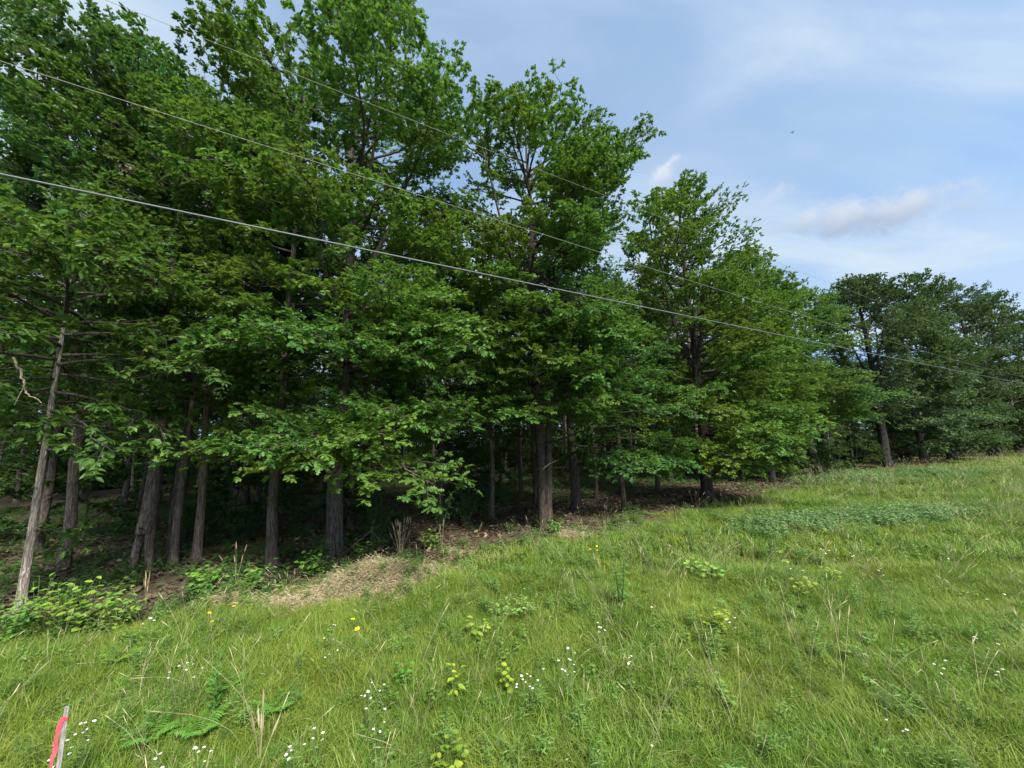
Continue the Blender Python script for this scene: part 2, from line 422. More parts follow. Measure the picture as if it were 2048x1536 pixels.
def trunk_mesh(H, r0, lean, wob, seed, sides=12, flare=0.36, top=0.97):
    rng = np.random.default_rng(seed)
    n = max(10, int(H * 3)); z = np.concatenate([[-0.25, 0, 0.08, 0.2, 0.4], np.linspace(0.65, H * top, n)])
    ph = rng.uniform(0, 6, 4)
    x = lean[0] * z + wob * (np.sin(z * 0.55 + ph[0]) - math.sin(ph[0]) + 0.4 * np.sin(z * 1.7 + ph[1]) - 0.4 * math.sin(ph[1]))
    y = lean[1] * z + wob * (np.sin(z * 0.5 + ph[2]) - math.sin(ph[2]) + 0.4 * np.sin(z * 1.5 + ph[3]) - 0.4 * math.sin(ph[3]))
    r = r0 * (np.clip(1 - z / (H * 1.02), 0.02, 1) ** 0.75 + flare * np.exp(-np.maximum(z, 0) / 0.16) + 0.12 * np.exp(-np.maximum(z, 0) / 0.8))
    pts = np.stack([x, y, z], 1)
    lob = rng.uniform(0, 6, 3)
    def rough(u, a):
        b = np.exp(-u * H / 0.35)
        return 1 + (0.05 + 0.22 * b) * np.sin(4 * a + lob[0] + u * 3) + 0.05 * np.sin(7 * a + lob[1] - u * 9) + 0.03 * np.sin(a * 3 + u * 40)
    mb = MB(); tube(mb, pts, r, sides, 0.5, 0, rough)
    for k in range(int(5 + H * .5) if sides > 10 else 0):           # snapped branch stubs and knots
        h = rng.uniform(.9, H * .55); a = rng.uniform(0, 6.28); c = np.array([np.interp(h, z, q) for q in (x, y, z)]); rk = np.interp(h, z, r)
        d = norm(np.array([math.cos(a), math.sin(a), rng.uniform(-.1, .7)])); l = rk * rng.uniform(.1, .5) if k % 2 else rng.uniform(.08, .4); u = np.linspace(0, 1, 4)
        tube(mb, c + d * (rk * .7 + u * l)[:, None], rk * (.35 if k % 2 else .14) * (1 - .55 * u), 6)
    for k in range(5 if sides > 10 else 0):                          # roots running out at the foot
        a = k * 1.26 + rng.uniform(-.4, .4); u = np.linspace(0, 1, 5); l = r0 * rng.uniform(1.6, 3.0)
        tube(mb, np.stack([np.cos(a) * (r0 * .5 + u * l), np.sin(a) * (r0 * .5 + u * l), .32 * r0 / .2 * (1 - u) ** 2 - .05 * u - .02], 1), r0 * .38 * (1 - .8 * u), 6)
    return mb, pts, r

def z_cap(prof, H, at, az, el, h):
    """how far a bough may reach before it leaves the crown's rounded outline"""
    for L in np.arange(.4, 4.3, .2):
        z = h + L * math.sin(el) + .15; r = math.hypot(at[0] + L * math.cos(el) * math.cos(az), at[1] + L * math.cos(el) * math.sin(az))
        if z > H + .2 or r > interp_profile(prof, min(z, H)) * 1.12 + .15: return L
    return 4.2

def make_tree(label, base, H, r0, prof, species='oak', n=40, lean=(0, 0), wob=0.05, leaders=0, tint=(1, 1, 1), bark=(1, 1, 1),
              seed=1, bias=None, name='oak_tree', category='tree', group=None, droopy=0.0, sides=14, steep=50, skirts=()):
    """a trunk, ascending limbs, and boughs with leaves that reach to the crown's own radius at their height"""
    rng = np.random.default_rng(seed); rnd = random.Random(seed)
    z0 = float(ground_z(base[0], base[1]))
    root = thing(name, (base[0], base[1], z0), label, category, group)
    mb, pts, rad = trunk_mesh(H, r0, lean, wob, seed, sides)
    link('trunk', mb.mesh('trunk', [M['bark']], True), root, color=bark)
    stems = [(pts, rad)]
    cb = prof[0][0]
    for k in range(leaders):
        zf = H * (0.34 + 0.26 * (k + .5) / leaders + rng.uniform(-.03, .03))
        p0 = np.array([np.interp(zf, pts[:, 2], pts[:, c]) for c in range(3)])
        az = k * 2.4 + rng.uniform(-.4, .4) + seed
        ztop = H * rng.uniform(.74, .93); R = interp_profile(prof, ztop * .9) * rng.uniform(.45, .7)
        u = np.linspace(0, 1, 9)
        out = R * (1 - (1 - u) ** 1.8)
        p = p0 + np.stack([np.cos(az) * out, np.sin(az) * out, (ztop - zf) * (u ** 1.12)], 1) + np.cumsum(rng.normal(0, .05, (9, 3)), 0) * u[:, None]
        rr = np.interp(zf, pts[:, 2], rad) * 0.62 * (1 - 0.88 * u)
        lb = MB(); tube(lb, p, rr, 7)
        link('limb', lb.mesh('limb', [M['bark']], True), root, color=bark)
        stems.append((p, rr))
    hh = np.linspace(0, 1, 200) * (H - cb) + cb
    wt = np.cumsum(np.array([interp_profile(prof, h) ** 1.15 + .25 + .9 * max(0, (h - cb) / (H - cb) - .55) for h in hh])); wt /= wt[-1]
    extra = [(h, R, az0) for h, R, k, az0 in skirts for _ in range(k)]
    for i in range(n + len(extra)):
        h = float(np.interp((i + rng.uniform(0, 1)) / n, wt, hh))
        if i >= n: h = extra[i - n][0] + rng.uniform(-.25, .25)
        f = max(0, (h - cb) / max(H - cb, .1))
        cand = [s for s in stems if s[0][0, 2] - .1 <= h <= s[0][-1, 2] + .1]
        cand = cand or stems[:1]
        p, rr = cand[0] if len(cand) == 1 or rng.uniform() < .35 else cand[rng.integers(1, len(cand))]
        at = np.array([np.interp(h, p[:, 2], p[:, c]) for c in range(3)])
        az = i * 2.39996 + rng.uniform(-.5, .5)
        if p is not stems[0][0]:
            away = math.atan2(at[1], at[0]); az = away + rng.normal(0, 1.1)
        el = math.radians(4 + (steep - 4) * max(0, f) ** 1.5 + rng.uniform(-11, 11) - droopy * (1 - f))
        R = interp_profile(prof, h + 0.4) * rng.uniform(.72, 1.08)
        if i >= n:
            R = extra[i - n][1] * rng.uniform(.8, 1.1)
            az = (extra[i - n][2] + rng.uniform(-1.5, 1.5)) if extra[i - n][2] is not None else i * 2.4
            el = math.radians(rng.uniform(-4, 12) - droopy)
        if bias: R *= 1 + bias[1] * math.cos(az - bias[0])
        base_r = math.hypot(at[0], at[1]) * max(0, math.cos(math.atan2(at[1], at[0]) - az))
        L = max(.7, (R - base_r) / max(.35, math.cos(el)))
        top = z_cap(prof, H, at, az, el, h)
        if L > top and i < n: L = max(.7, top)
        L = min(L, 4.2)
        ci = int(np.argmin([abs(math.log(L / c)) for c in CLASSES]))
        wm, fm, _, _ = rnd.choice(BOUGH[species][ci]); s = min(1.35, max(.75, L / CLASSES[ci]))
        mt = Matrix.Translation(Vector(at)) @ Matrix.Rotation(az, 4, 'Z') @ Matrix.Rotation(-el, 4, 'Y') @ \
            Matrix.Rotation(rng.normal(0, .18), 4, 'X') @ Matrix.Scale(s, 4)
        b = link('bough', wm, root, mt, tuple(min(c, .9) for c in bark))
        k = rng.uniform(.85, 1.15)
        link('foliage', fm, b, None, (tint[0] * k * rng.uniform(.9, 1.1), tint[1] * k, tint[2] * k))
    return root

FIELD = math.atan2(-NY, -NX)      # the open side of the edge trees
def B(px, py): return gp(px, py)

# ------------------------------------------------------------------ the trees along the edge of the wood
make_tree('young tree with pale leaning trunk at the left frame edge, big yellow-green leaves', B(36, 1242), 6.7, 0.058,
          [(2.5, .8), (3.2, 1.3), (4.2, 1.9), (5.6, 1.9), (6.7, .5)], 'broad', 52, wob=.03, tint=(1.2, 1.32, 1.15), bark=(2.9, 2.9, 2.9), seed=11,
          bias=(0, .25), name='young_tree', droopy=12, skirts=[(1.5, .6, 1, 0)])
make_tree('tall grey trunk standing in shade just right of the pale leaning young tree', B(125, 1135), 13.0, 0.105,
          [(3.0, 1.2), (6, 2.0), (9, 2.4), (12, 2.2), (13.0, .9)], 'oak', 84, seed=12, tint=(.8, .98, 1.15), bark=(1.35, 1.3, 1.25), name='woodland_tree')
make_tree('slim grey tree first to the right of the hollow trunk', B(346, 1132), 10.6, 0.076,
          [(3.2, 1.2), (5, 2.1), (8, 2.2), (10.6, .6)], 'broad', 40, seed=14, bark=(1.35, 1.27, 1.2), tint=(.95, 1, 1), name='woodland_tree', lean=(-.012, 0))
make_tree('pale straight tree second to the right of the hollow trunk', B(392, 1122), 10.4, 0.082,
          [(3.2, 1.2), (5, 2.0), (8, 2.1), (10.4, .6)], 'oak', 36, seed=15, bark=(1.5, 1.4, 1.32), name='woodland_tree', lean=(-.012, 0))
make_tree('dark straight oak trunk just left of the thick grey oak', B(543, 1146), 11.5, 0.096,
          [(3.2, 1.3), (5, 1.7), (9, 1.8), (11.5, .6)], 'oak', 40, seed=16, bark=(.85, .8, .78), name='woodland_tree')
make_tree('big thick-trunked grey oak with layered sprays of bright leaves, tallest above the straw mound', B(667, 1110), 14.4, 0.18,
          [(3.0, 2.2), (3.6, 1.8), (4.6, 3.2), (6.2, 3.1), (8.5, 3.1), (11, 3.05), (13, 2.6), (14.4, .9)], 'oak', 120, seed=17, leaders=4, wob=.06,
          bias=(FIELD, .12), tint=(1.2, 1.15, 1.0), name='oak_tree', skirts=[(2.55, 2.9, 6, FIELD), (2.6, 3.2, 6, -.5), (2.7, 3.0, 3, 3.4), (4.6, 3.2, 6, FIELD)])
TWIN = make_tree('twin-stemmed oak with a broad crown, alone against the sky in the middle', B(1090, 1064), 13.2, 0.15,
          [(3.0, 1.4), (4.2, 2.4), (6.5, 2.8), (8.5, 3.0), (10.4, 3.3), (11.8, 2.3), (13.2, .7)], 'oak', 124, seed=18, leaders=5, tint=(1.0, 1.02, .9), wob=.05,
          lean=(-.012, 0), bias=(0, .08), name='oak_tree', bark=(.6, .56, .53), skirts=[(3.2, 2.0, 8, FIELD), (4.2, 2.5, 9, FIELD), (5.4, 2.6, 6, FIELD)])
DARK = make_tree('stout dark trunk standing behind and right of the twin-stemmed oak', B(1153, 1020), 11, 0.18,
          [(3.6, 1.6), (6, 2.3), (9, 2.3), (11, .6)], 'oak', 40, seed=19, bark=(.75, .7, .68), tint=(.8, .9, .95), name='woodland_tree')
make_tree('small thin dark oak with low drooping boughs over the brown leaf litter', B(1250, 1026), 7.6, 0.085,
          [(1.7, 1.4), (2.8, 2.3), (4.5, 2.4), (6.2, 1.6), (7.6, .4)], 'oak', 46, seed=20, bark=(.5, .48, .46), tint=(.9, .98, 1.0), droopy=10, name='oak_tree', skirts=[(2.0, 2.2, 6, FIELD)])
make_tree('oak with airy rounded top and dark trunk, right of the twin-stemmed oak', B(1417, 1003), 13.2, 0.22,
          [(1.3, 1.5), (2.4, 2.9), (4.5, 3.1), (7, 3.0), (9.5, 2.7), (11.8, 2.3), (13.2, .9)], 'oak', 112, seed=21, leaders=4, bark=(.6, .55, .52), tint=(1.3, 1.15, .85),
          bias=(-.3, .2), droopy=6, name='oak_tree', skirts=[(1.7, 2.6, 5, -.2), (2.6, 3.2, 6, -.5)])
make_tree('light green leaning tree sloping down to the right, beside the dark round-topped tree', B(1638, 955), 12.0, 0.22,
          [(3.2, 2.4), (4.2, 3.6), (6.5, 3.5), (8.8, 2.7), (10.8, 1.7), (12.0, .6)], 'oak', 160, seed=22, leaders=2, lean=(-.055, .0), tint=(1.3, 1.25, 1.35), bark=(1.7, 1.6, 1.5),
          bias=(-.4, .1), name='maple_tree')
make_tree('dark open-crowned tree with black forked limbs, standing out past the light green tree', B(1775, 937), 14.4, 0.30,
          [(3.4, 1.6), (5, 2.6), (8, 2.3), (10, 3.1), (12.6, 2.9), (14.4, .9)], 'far', 96, seed=23, leaders=5, tint=(1.15, 1.0, 1.5), bark=(.32, .32, .33), name='tall_tree', steep=62)  # bluish tints of these far trees: leaf colour with distance haze painted in
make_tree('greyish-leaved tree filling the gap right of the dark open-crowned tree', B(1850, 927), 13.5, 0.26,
          [(2.2, 3.0), (5, 4.2), (9, 4.2), (11.5, 3.0), (13.5, .7)], 'far', 84, seed=24, tint=(1.6, 1.4, 1.9), name='tall_tree', leaders=2, skirts=[(1.6, 3.6, 8, FIELD), (3.0, 4.2, 6, FIELD)], droopy=6)  # greyish tint holds both the leaf colour and painted distance haze
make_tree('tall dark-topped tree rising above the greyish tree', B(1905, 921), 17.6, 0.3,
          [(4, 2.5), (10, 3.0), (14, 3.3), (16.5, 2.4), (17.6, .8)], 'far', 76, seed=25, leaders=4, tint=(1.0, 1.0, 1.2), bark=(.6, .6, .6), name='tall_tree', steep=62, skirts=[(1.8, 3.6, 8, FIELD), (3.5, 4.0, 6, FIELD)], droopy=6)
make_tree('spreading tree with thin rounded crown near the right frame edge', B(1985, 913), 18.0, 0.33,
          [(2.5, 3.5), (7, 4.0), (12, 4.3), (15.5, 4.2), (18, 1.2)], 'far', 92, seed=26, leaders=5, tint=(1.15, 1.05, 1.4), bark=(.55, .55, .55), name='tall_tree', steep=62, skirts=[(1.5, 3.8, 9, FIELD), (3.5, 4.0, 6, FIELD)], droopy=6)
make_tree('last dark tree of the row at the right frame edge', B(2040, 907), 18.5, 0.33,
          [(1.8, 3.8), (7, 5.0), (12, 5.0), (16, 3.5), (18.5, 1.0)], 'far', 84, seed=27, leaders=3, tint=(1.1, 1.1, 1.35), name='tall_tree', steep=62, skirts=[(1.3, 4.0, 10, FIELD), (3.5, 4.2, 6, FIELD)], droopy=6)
make_tree('low-branched tree with a yellow-green top, between the airy oak and the leaning tree', B(1545, 965), 13.3, 0.16,
          [(2.0, 1.8), (3.6, 2.8), (6, 3.2), (9, 3.2), (11.6, 2.4), (13.3, .8)], 'oak', 136, seed=28, leaders=2, bark=(.6, .6, .6), tint=(1.35, 1.2, .95), bias=(3.4, .3), name='woodland_tree')
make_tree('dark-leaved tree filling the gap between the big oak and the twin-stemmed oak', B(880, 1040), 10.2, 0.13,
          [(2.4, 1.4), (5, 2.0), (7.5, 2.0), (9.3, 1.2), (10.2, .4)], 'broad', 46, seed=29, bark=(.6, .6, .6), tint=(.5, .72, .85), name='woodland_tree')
make_tree('tall tree whose leafy top stands behind the left wires at the upper left', B(300, 1050), 17.0, 0.18,
          [(5, 1.5), (8, 2.4), (12, 2.4), (15.5, 1.9), (17.0, .6)], 'oak', 70, seed=30, leaders=3, tint=(.95, 1, 1), name='woodland_tree')

# ------------------------------------------------------------------ the wood behind
def crown_mesh(H, cb, R, nb, seed, species='far'):
    rng = np.random.default_rng(seed); mb = MB()
    for i in range(nb):
        f = (i + rng.uniform(0, 1)) / nb; h = cb + (H - cb) * f
        rr = R * (math.sin(math.pi * min(1, .2 + .75 * f)) + .15) * rng.uniform(.75, 1.1)
        ci = int(np.argmin([abs(math.log(max(rr, .5) / c)) for c in CLASSES]))
        _, _, wd, fl = BOUGH[species][ci][rng.integers(0, len(BOUGH[species][ci]))]
        s = max(.7, rr / CLASSES[ci]); az = i * 2.4 + rng.uniform(-.4, .4); el = math.radians(5 + 50 * f ** 1.5 + rng.uniform(-12, 12))
        mt = np.array(Matrix.Translation((0, 0, h)) @ Matrix.Rotation(az, 4, 'Z') @ Matrix.Rotation(-el, 4, 'Y') @ Matrix.Scale(s, 4))
        for arr, mi in ((wd, 0), (fl, 1)):
            mb.add(arr[0] @ mt[:3, :3].T + mt[:3, 3], arr[1], arr[2], mi)
    return mb.mesh('crown', [M['bark'], M['far_leaf']])

CROWNS = [(13, crown_mesh(13, 5.0, 2.6, 20, 1)), (12, crown_mesh(12, 3.8, 2.3, 20, 2)), (14, crown_mesh(14, 6.0, 2.7, 20, 3)), (10, crown_mesh(10, 2.5, 2.2, 20, 4))]
TRUNKS = []
for k, (H, _) in enumerate(CROWNS):
    mb, _, _ = trunk_mesh(H, 0.105, (0, 0), 0.06, 50 + k, 9)
    TRUNKS.append(mb.mesh('trunk', [M['bark']], True))

rng = np.random.default_rng(5)
spots = []
for s in np.arange(-16, 84, 3.6):
    for d in np.arange(12.6, 44, 3.7):
        ss, dd = s + rng.uniform(-1.3, 1.3), d + rng.uniform(-1.3, 1.3)
        x, y = DX * ss + NX * dd, DY * ss + NY * dd
        if y < 4 or abs(math.atan2(x, y)) > math.radians(57): continue
        if math.hypot(x, y) > 66: continue
        spots.append((x, y, dd))
for k in range(34):                              # the edge bends out into the meadow at the far right
    ss, dd = rng.uniform(58, 105), rng.uniform(4.5, 18)
    x, y = DX * ss + NX * dd, DY * ss + NY * dd
    if y > 41.5 + .05 * (x - 53) and math.atan2(x, y) < math.radians(57): spots.append((x, y, dd))
SECTORS = [(-9999, 60, 'beyond the pale leaning young tree'), (60, 205, 'behind the tall grey shaded trunk at left'), (205, 315, 'behind the hollow trunk'), (315, 368, 'behind the slim grey tree beside the hollow trunk'),
           (368, 460, 'behind the pale straight tree'), (460, 600, 'behind the dark straight oak'), (600, 700, 'behind the big thick-trunked oak'),
           (700, 840, 'behind the dark glossy sapling'), (840, 960, 'behind the tawny dry grass clump'), (960, 1060, 'behind the long fallen branch'), (1060, 1120, 'behind the twin-stemmed oak'),
           (1120, 1200, 'behind the stout dark trunk'), (1200, 1330, 'behind the small thin drooping oak'), (1330, 1480, 'behind the airy-topped oak'), (1480, 1580, 'behind the low-branched yellow-green tree'),
           (1580, 1700, 'behind the light green leaning tree'), (1700, 1815, 'behind the dark open-crowned tree'), (1815, 1880, 'behind the greyish-leaved tree'), (1880, 1950, 'behind the tall dark-topped tree'),
           (1950, 2015, 'behind the thin-crowned tree at right'), (2015, 9999, 'behind the last dark tree at the right edge')]
ORD = ['nearest', 'second', 'third', 'fourth', 'fifth']
def back_label(x, y, count, noun, far):
    px = 1024 + FPX * x / y
    k = next(i for i, q in enumerate(SECTORS) if q[0] <= px < q[1])
    count[k] = count.get(k, 0) + 1; c = count[k]
    if c <= 5: return '%s %s %s, counted back' % (ORD[c - 1], noun, SECTORS[k][2]), noun + 's inside the wood'
    return 'one of the %s %s' % (far, SECTORS[k][2]), far + ' ' + SECTORS[k][2]
spots.sort(key=lambda q: math.hypot(q[0], q[1])); seen_t = {}
for i, (x, y, dd) in enumerate(spots):
    k = int(rng.integers(0, 4)); sc = rng.uniform(.85, 1.12) * (.74 if 1024 + FPX * x / y > 1450 else 1)
    lab, grp = back_label(x, y, seen_t, 'woodland tree', 'remote trees')
    t = thing('woodland_tree', (x, y, float(ground_z(x, y))), lab, 'tree', grp, rng.uniform(0, 6.28))
    t.scale = (sc, sc, sc)
    b = rng.uniform(.5, 1.25); link('trunk', TRUNKS[k], t, None, (b, b * .96, b * .92))
    g = rng.uniform(.75, 1.1); link('crown', CROWNS[k][1], t, None, (g * rng.uniform(.85, 1.2), g, g))

def sapling_mesh(H, seed):
    rng = np.random.default_rng(seed); mb = MB()
    z = np.linspace(-.05, H, 7); p = np.stack([np.cumsum(rng.normal(0, .02, 7)), np.cumsum(rng.normal(0, .02, 7)), z], 1)
    tube(mb, p, .012 * H ** .5 * (1 - .8 * z / H).clip(.1), 5)
    st = mb.mesh('stem', [M['bark']], True); cr = MB()
    for i in range(int(6 + 4 * H)):
        f = rng.uniform(.25, 1); rr = H * .38 * (1.15 - f) + .3
        ci = 0 if rr < 1.2 else 1
        _, _, wd, fl = BOUGH['broad'][ci][rng.integers(0, 3)]
        mt = np.array(Matrix.Translation(Vector(p[int(f * 6)])) @ Matrix.Rotation(i * 2.4, 4, 'Z') @ Matrix.Rotation(-math.radians(rng.uniform(-5, 40)), 4, 'Y') @ Matrix.Scale(rr / CLASSES[ci], 4))
        for arr, mi in ((wd, 0), (fl, 1)): cr.add(arr[0] @ mt[:3, :3].T + mt[:3, 3], arr[1], arr[2], mi)
    return st, cr.mesh('crown', [M['bark'], M['broad_leaf']])
SAPS = [sapling_mesh(h, 70 + i) for i, h in enumerate((1.2, 1.9, 2.8))]
sap = []
while len(sap) < 110:
    ss, dd = rng.uniform(-14, 60), 10.2 + 22 * rng.uniform(0, 1) ** 1.3
    x, y = DX * ss + NX * dd, DY * ss + NY * dd
    if y < 5 or abs(math.atan2(x, y)) > math.radians(56): continue
    px = 1024 + FPX * x / y
    if 820 < px < 1480 and dd < 15.5: continue            # the open littered floor under the oaks
    if (230 < px < 480 and dd < 11.5) or (480 < px <= 820 and dd < 11.2): continue     # the slim trunks stand clear
    sap.append((x, y))
sap.sort(key=lambda q: math.hypot(*q)); seen_s = {}
for x, y in sap:
    lab, grp = back_label(x, y, seen_s, 'leafy sapling', 'far saplings')
    t = thing('sapling', (x, y, float(ground_z(x, y))), lab, 'sapling', grp, rng.uniform(0, 6.28))
    sc = rng.uniform(.8, 1.25); t.scale = (sc,) * 3
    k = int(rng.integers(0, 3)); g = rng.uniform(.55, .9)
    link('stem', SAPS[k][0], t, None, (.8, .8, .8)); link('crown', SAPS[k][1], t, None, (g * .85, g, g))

# ------------------------------------------------------------------ scattered stuff by geometry nodes
def scatter(name, pts, scale, idx, sources, label, tilt=0.12, seed=0, category=None):
    rng = np.random.default_rng(seed); n = len(pts)
    me = bpy.data.meshes.new(name)
    me.vertices.add(n); me.vertices.foreach_set('co', np.asarray(pts, np.float32).ravel())
    rot = np.stack([rng.normal(0, tilt, n), rng.normal(0, tilt, n), rng.uniform(0, 6.283, n)], 1).astype(np.float32)
    a = me.attributes.new('turn', 'FLOAT_VECTOR', 'POINT'); a.data.foreach_set('vector', rot.ravel())
    a = me.attributes.new('size', 'FLOAT', 'POINT'); a.data.foreach_set('value', np.asarray(scale, np.float32))
    a = me.attributes.new('pick', 'INT', 'POINT'); a.data.foreach_set('value', np.asarray(idx, np.int32))
    src = bpy.data.collections.new(name + '_kinds')
    for k, sm in enumerate(sources):
        src.objects.link(bpy.data.objects.new('%s_kind_%02d' % (name, k), sm))
    g = bpy.data.node_groups.new(name, 'GeometryNodeTree')
    g.interface.new_socket('Geometry', in_out='INPUT', socket_type='NodeSocketGeometry')
    g.interface.new_socket('Geometry', in_out='OUTPUT', socket_type='NodeSocketGeometry')
    N, Lk = g.nodes, g.links
    gi, go = N.new('NodeGroupInput'), N.new('NodeGroupOutput')
    ci = N.new('GeometryNodeCollectionInfo'); ci.inputs['Collection'].default_value = src
    ci.inputs['Separate Children'].default_value = True; ci.inputs['Reset Children'].default_value = True
    ip = N.new('GeometryNodeInstanceOnPoints'); ip.inputs['Pick Instance'].default_value = True
    def attr(nm, typ):
        nd = N.new('GeometryNodeInputNamedAttribute'); nd.data_type = typ; nd.inputs['Name'].default_value = nm
        return nd.outputs[0]
    Lk.new(gi.outputs[0], ip.inputs['Points']); Lk.new(ci.outputs[0], ip.inputs['Instance'])
    Lk.new(attr('pick', 'INT'), ip.inputs['Instance Index'])
    Lk.new(attr('turn', 'FLOAT_VECTOR'), ip.inputs['Rotation']); Lk.new(attr('size', 'FLOAT'), ip.inputs['Scale'])
    Lk.new(ip.outputs[0], go.inputs[0])
    o = bpy.data.objects.new(name, me); COL.objects.link(o)
    md = o.modifiers.new('scatter', 'NODES'); md.node_group = g
    o['kind'] = 'stuff'; o['label'] = label
    if category: o['category'] = category
    return o

def blades(mb, n, rad, h, wd, rng, lean=0.5, mi=0, varlo=0.0, varhi=1.0, curl=0.6):
    a = rng.uniform(0, 6.283, n); r = rad * np.sqrt(rng.uniform(0, 1, n))
    p = np.stack([r * np.cos(a), r * np.sin(a), np.full(n, -.02)], 1)
    b = a + rng.normal(0, .9, n); H = h * rng.uniform(.45, 1.15, n); ln = np.abs(rng.normal(lean, .3, n))
    out = np.stack([np.cos(b), np.sin(b), np.zeros(n)], 1); sd = np.stack([-np.sin(b), np.cos(b), np.zeros(n)], 1)
    u = np.array([0, .35, .7, 1.0]); w_ = np.array([.8, 1, .7, .06])
    hz = u[None] * ln[:, None] * .55 + curl * ln[:, None] * u[None] ** 2.4
    vz = u[None] * 1.0 - 0.42 * np.minimum(ln, 1.2)[:, None] * u[None] ** 2.6
    c = p[:, None] + H[:, None, None] * (hz[..., None] * out[:, None] + vz[..., None] * np.array([0, 0, 1.0]))
    tw = rng.uniform(-.7, .7, n); sdv = sd * np.cos(tw)[:, None] + out * np.sin(tw)[:, None]
    W = (wd * rng.uniform(.7, 1.3, n))[:, None, None] * w_[None, :, None] * .5
    v = np.stack([c - W * sdv[:, None], c + W * sdv[:, None]], 2).reshape(n, 8, 3)
    f1 = np.array([(0, 1, 3), (0, 3, 2), (2, 3, 5), (2, 5, 4), (4, 5, 7), (4, 7, 6)])
    f = (f1[None] + (np.arange(n) * 8)[:, None, None]).reshape(-1, 3)
    mb.add(v.reshape(-1, 3), f, np.repeat(rng.uniform(varlo, varhi, n), 8), mi)

def tuft(seed, n, rad, h, wd, lean, mat='grass', lo=0., hi=1.):
    mb = MB(); blades(mb, n, rad, h, wd, np.random.default_rng(seed), lean, 0, lo, hi); return mb.mesh('tuft', [M[mat]])

GR_NEAR = [tuft(400 + k, 62, .14, .10 + .028 * (k % 5), .0030 + .0011 * (k % 4), .5 + .3 * (k % 3)) for k in range(10)]
GR_MID = [tuft(420 + k, 50, .26, .15 + .03 * (k % 4), .0105, .65) for k in range(6)]
GR_FAR = [tuft(440 + k, 54, .6, .20 + .04 * (k % 3), .024, .7) for k in range(5)]

def straw_amt(x, y):
    v = np.zeros(len(x))
    for c, r in STRAW_SPOTS:
        q = ((x - c.x) / (r * 1.25)) ** 2 + ((y - c.y) / r) ** 2
        v = np.maximum(v, np.exp(-q * 1.0))
    return v

def wedge(rng, n, t0, t1, spread=1.42):
    y = np.sqrt(rng.uniform(t0 * t0, t1 * t1, n)); x = y * rng.uniform(-spread, spread, n)
    return x, y

rng = np.random.default_rng(8)
def field_pts(n, t0, t1, lim=8.2, amp=1.5, straw=True):
    x, y = wedge(rng, n, t0, t1)
    d = edge_d(x, y) + amp * (vnoise(x, y, 1.1, 3) - .5) - np.clip((edge_s(x, y) - 8) * .09, 0, 1.6)
    keep = d < lim
    if straw: keep &= rng.uniform(0, 1, n) > straw_amt(x, y) * 1.35
    keep &= rng.uniform(0, 1, n) < 0.55 + 0.6 * vnoise(x, y, .55, 9)
    x, y = x[keep], y[keep]
    return np.stack([x, y, ground_z(x, y)], 1)
def with_size(p, base, seed):
    e = edge_d(p[:, 0], p[:, 1]) - np.clip((edge_s(p[:, 0], p[:, 1]) - 8) * .09, 0, 1.6)
    return np.clip(1.15 - .55 * np.clip((e - 6.4) / 1.6, 0, 1), .5, 1) * base * (0.55 + 0.55 * vnoise(p[:, 0], p[:, 1], 1.4, seed) + .4 * vnoise(p[:, 0], p[:, 1], .35, seed + 60)) * rng.uniform(.75, 1.25, len(p))

p = field_pts(17500, 1.6, 7.5); scatter('grass', p, with_size(p, 1.0, 1), rng.integers(0, 10, len(p)), GR_NEAR, 'long mixed green grass covering the meadow in front', .15, 1)
p = field_pts(12500, 7.5, 18); scatter('grass', p, with_size(p, 1.0, 2), rng.integers(0, 6, len(p)), GR_MID, 'green meadow grass rising towards the wood edge', .12, 2)
p = field_pts(15000, 18, 75); scatter('grass', p, with_size(p, 1.0, 3), rng.integers(0, 5, len(p)), GR_FAR, 'yellowish grass at the far end of the meadow', .1, 3)

# dry stalks among the grass
def stalk(seed, n=5, h=.5):
    rng = np.random.default_rng(seed); mb = MB()
    for i in range(n):
        a = rng.uniform(0, 6.28); ln = rng.uniform(.1, .75); H = h * rng.uniform(.6, 1.2); u = np.linspace(0, 1, 5)
        p = np.stack([rng.normal(0, .05) + np.cos(a) * ln * H * u ** 1.5, rng.normal(0, .05) + np.sin(a) * ln * H * u ** 1.5, H * u * (1 - .25 * ln * u)], 1)
        tube(mb, p, .0012 * (1 - .5 * u), 3, rng.uniform(.3, 1))
        d = norm(p[-1] - p[-2]); e = np.stack([p[-1] + d * q for q in np.linspace(-.02, .07, 4)])
        tube(mb, e, np.array([.001, .0030, .0024, .0005]), 3, rng.uniform(.5, 1))
    return mb.mesh('stalk', [M['straw']])
STALKS = [stalk(500 + k, 5, .42 + .05 * k) for k in range(5)]
x, y = wedge(rng, 1200, 2.0, 16); k = (edge_d(x, y) < 7.6) & (vnoise(x, y, 1.2, 21) > .40)
p = np.stack([x[k], y[k], ground_z(x[k], y[k])], 1)
x2, y2 = wedge(rng, 5500, 14, 48); k = (edge_d(x2, y2) < 9.6) & (vnoise(x2, y2, 3.0, 22) > .38) & (x2 > .7 * y2)
p = np.concatenate([p, np.stack([x2[k], y2[k], ground_z(x2[k], y2[k])], 1)])
scatter('dry_grass', p, (1 + .02 * p[:, 1]) * rng.uniform(.55, 1.15, len(p)), rng.integers(0, 5, len(p)), STALKS, 'thin straw coloured seed stalks among the grass', .2, 4)

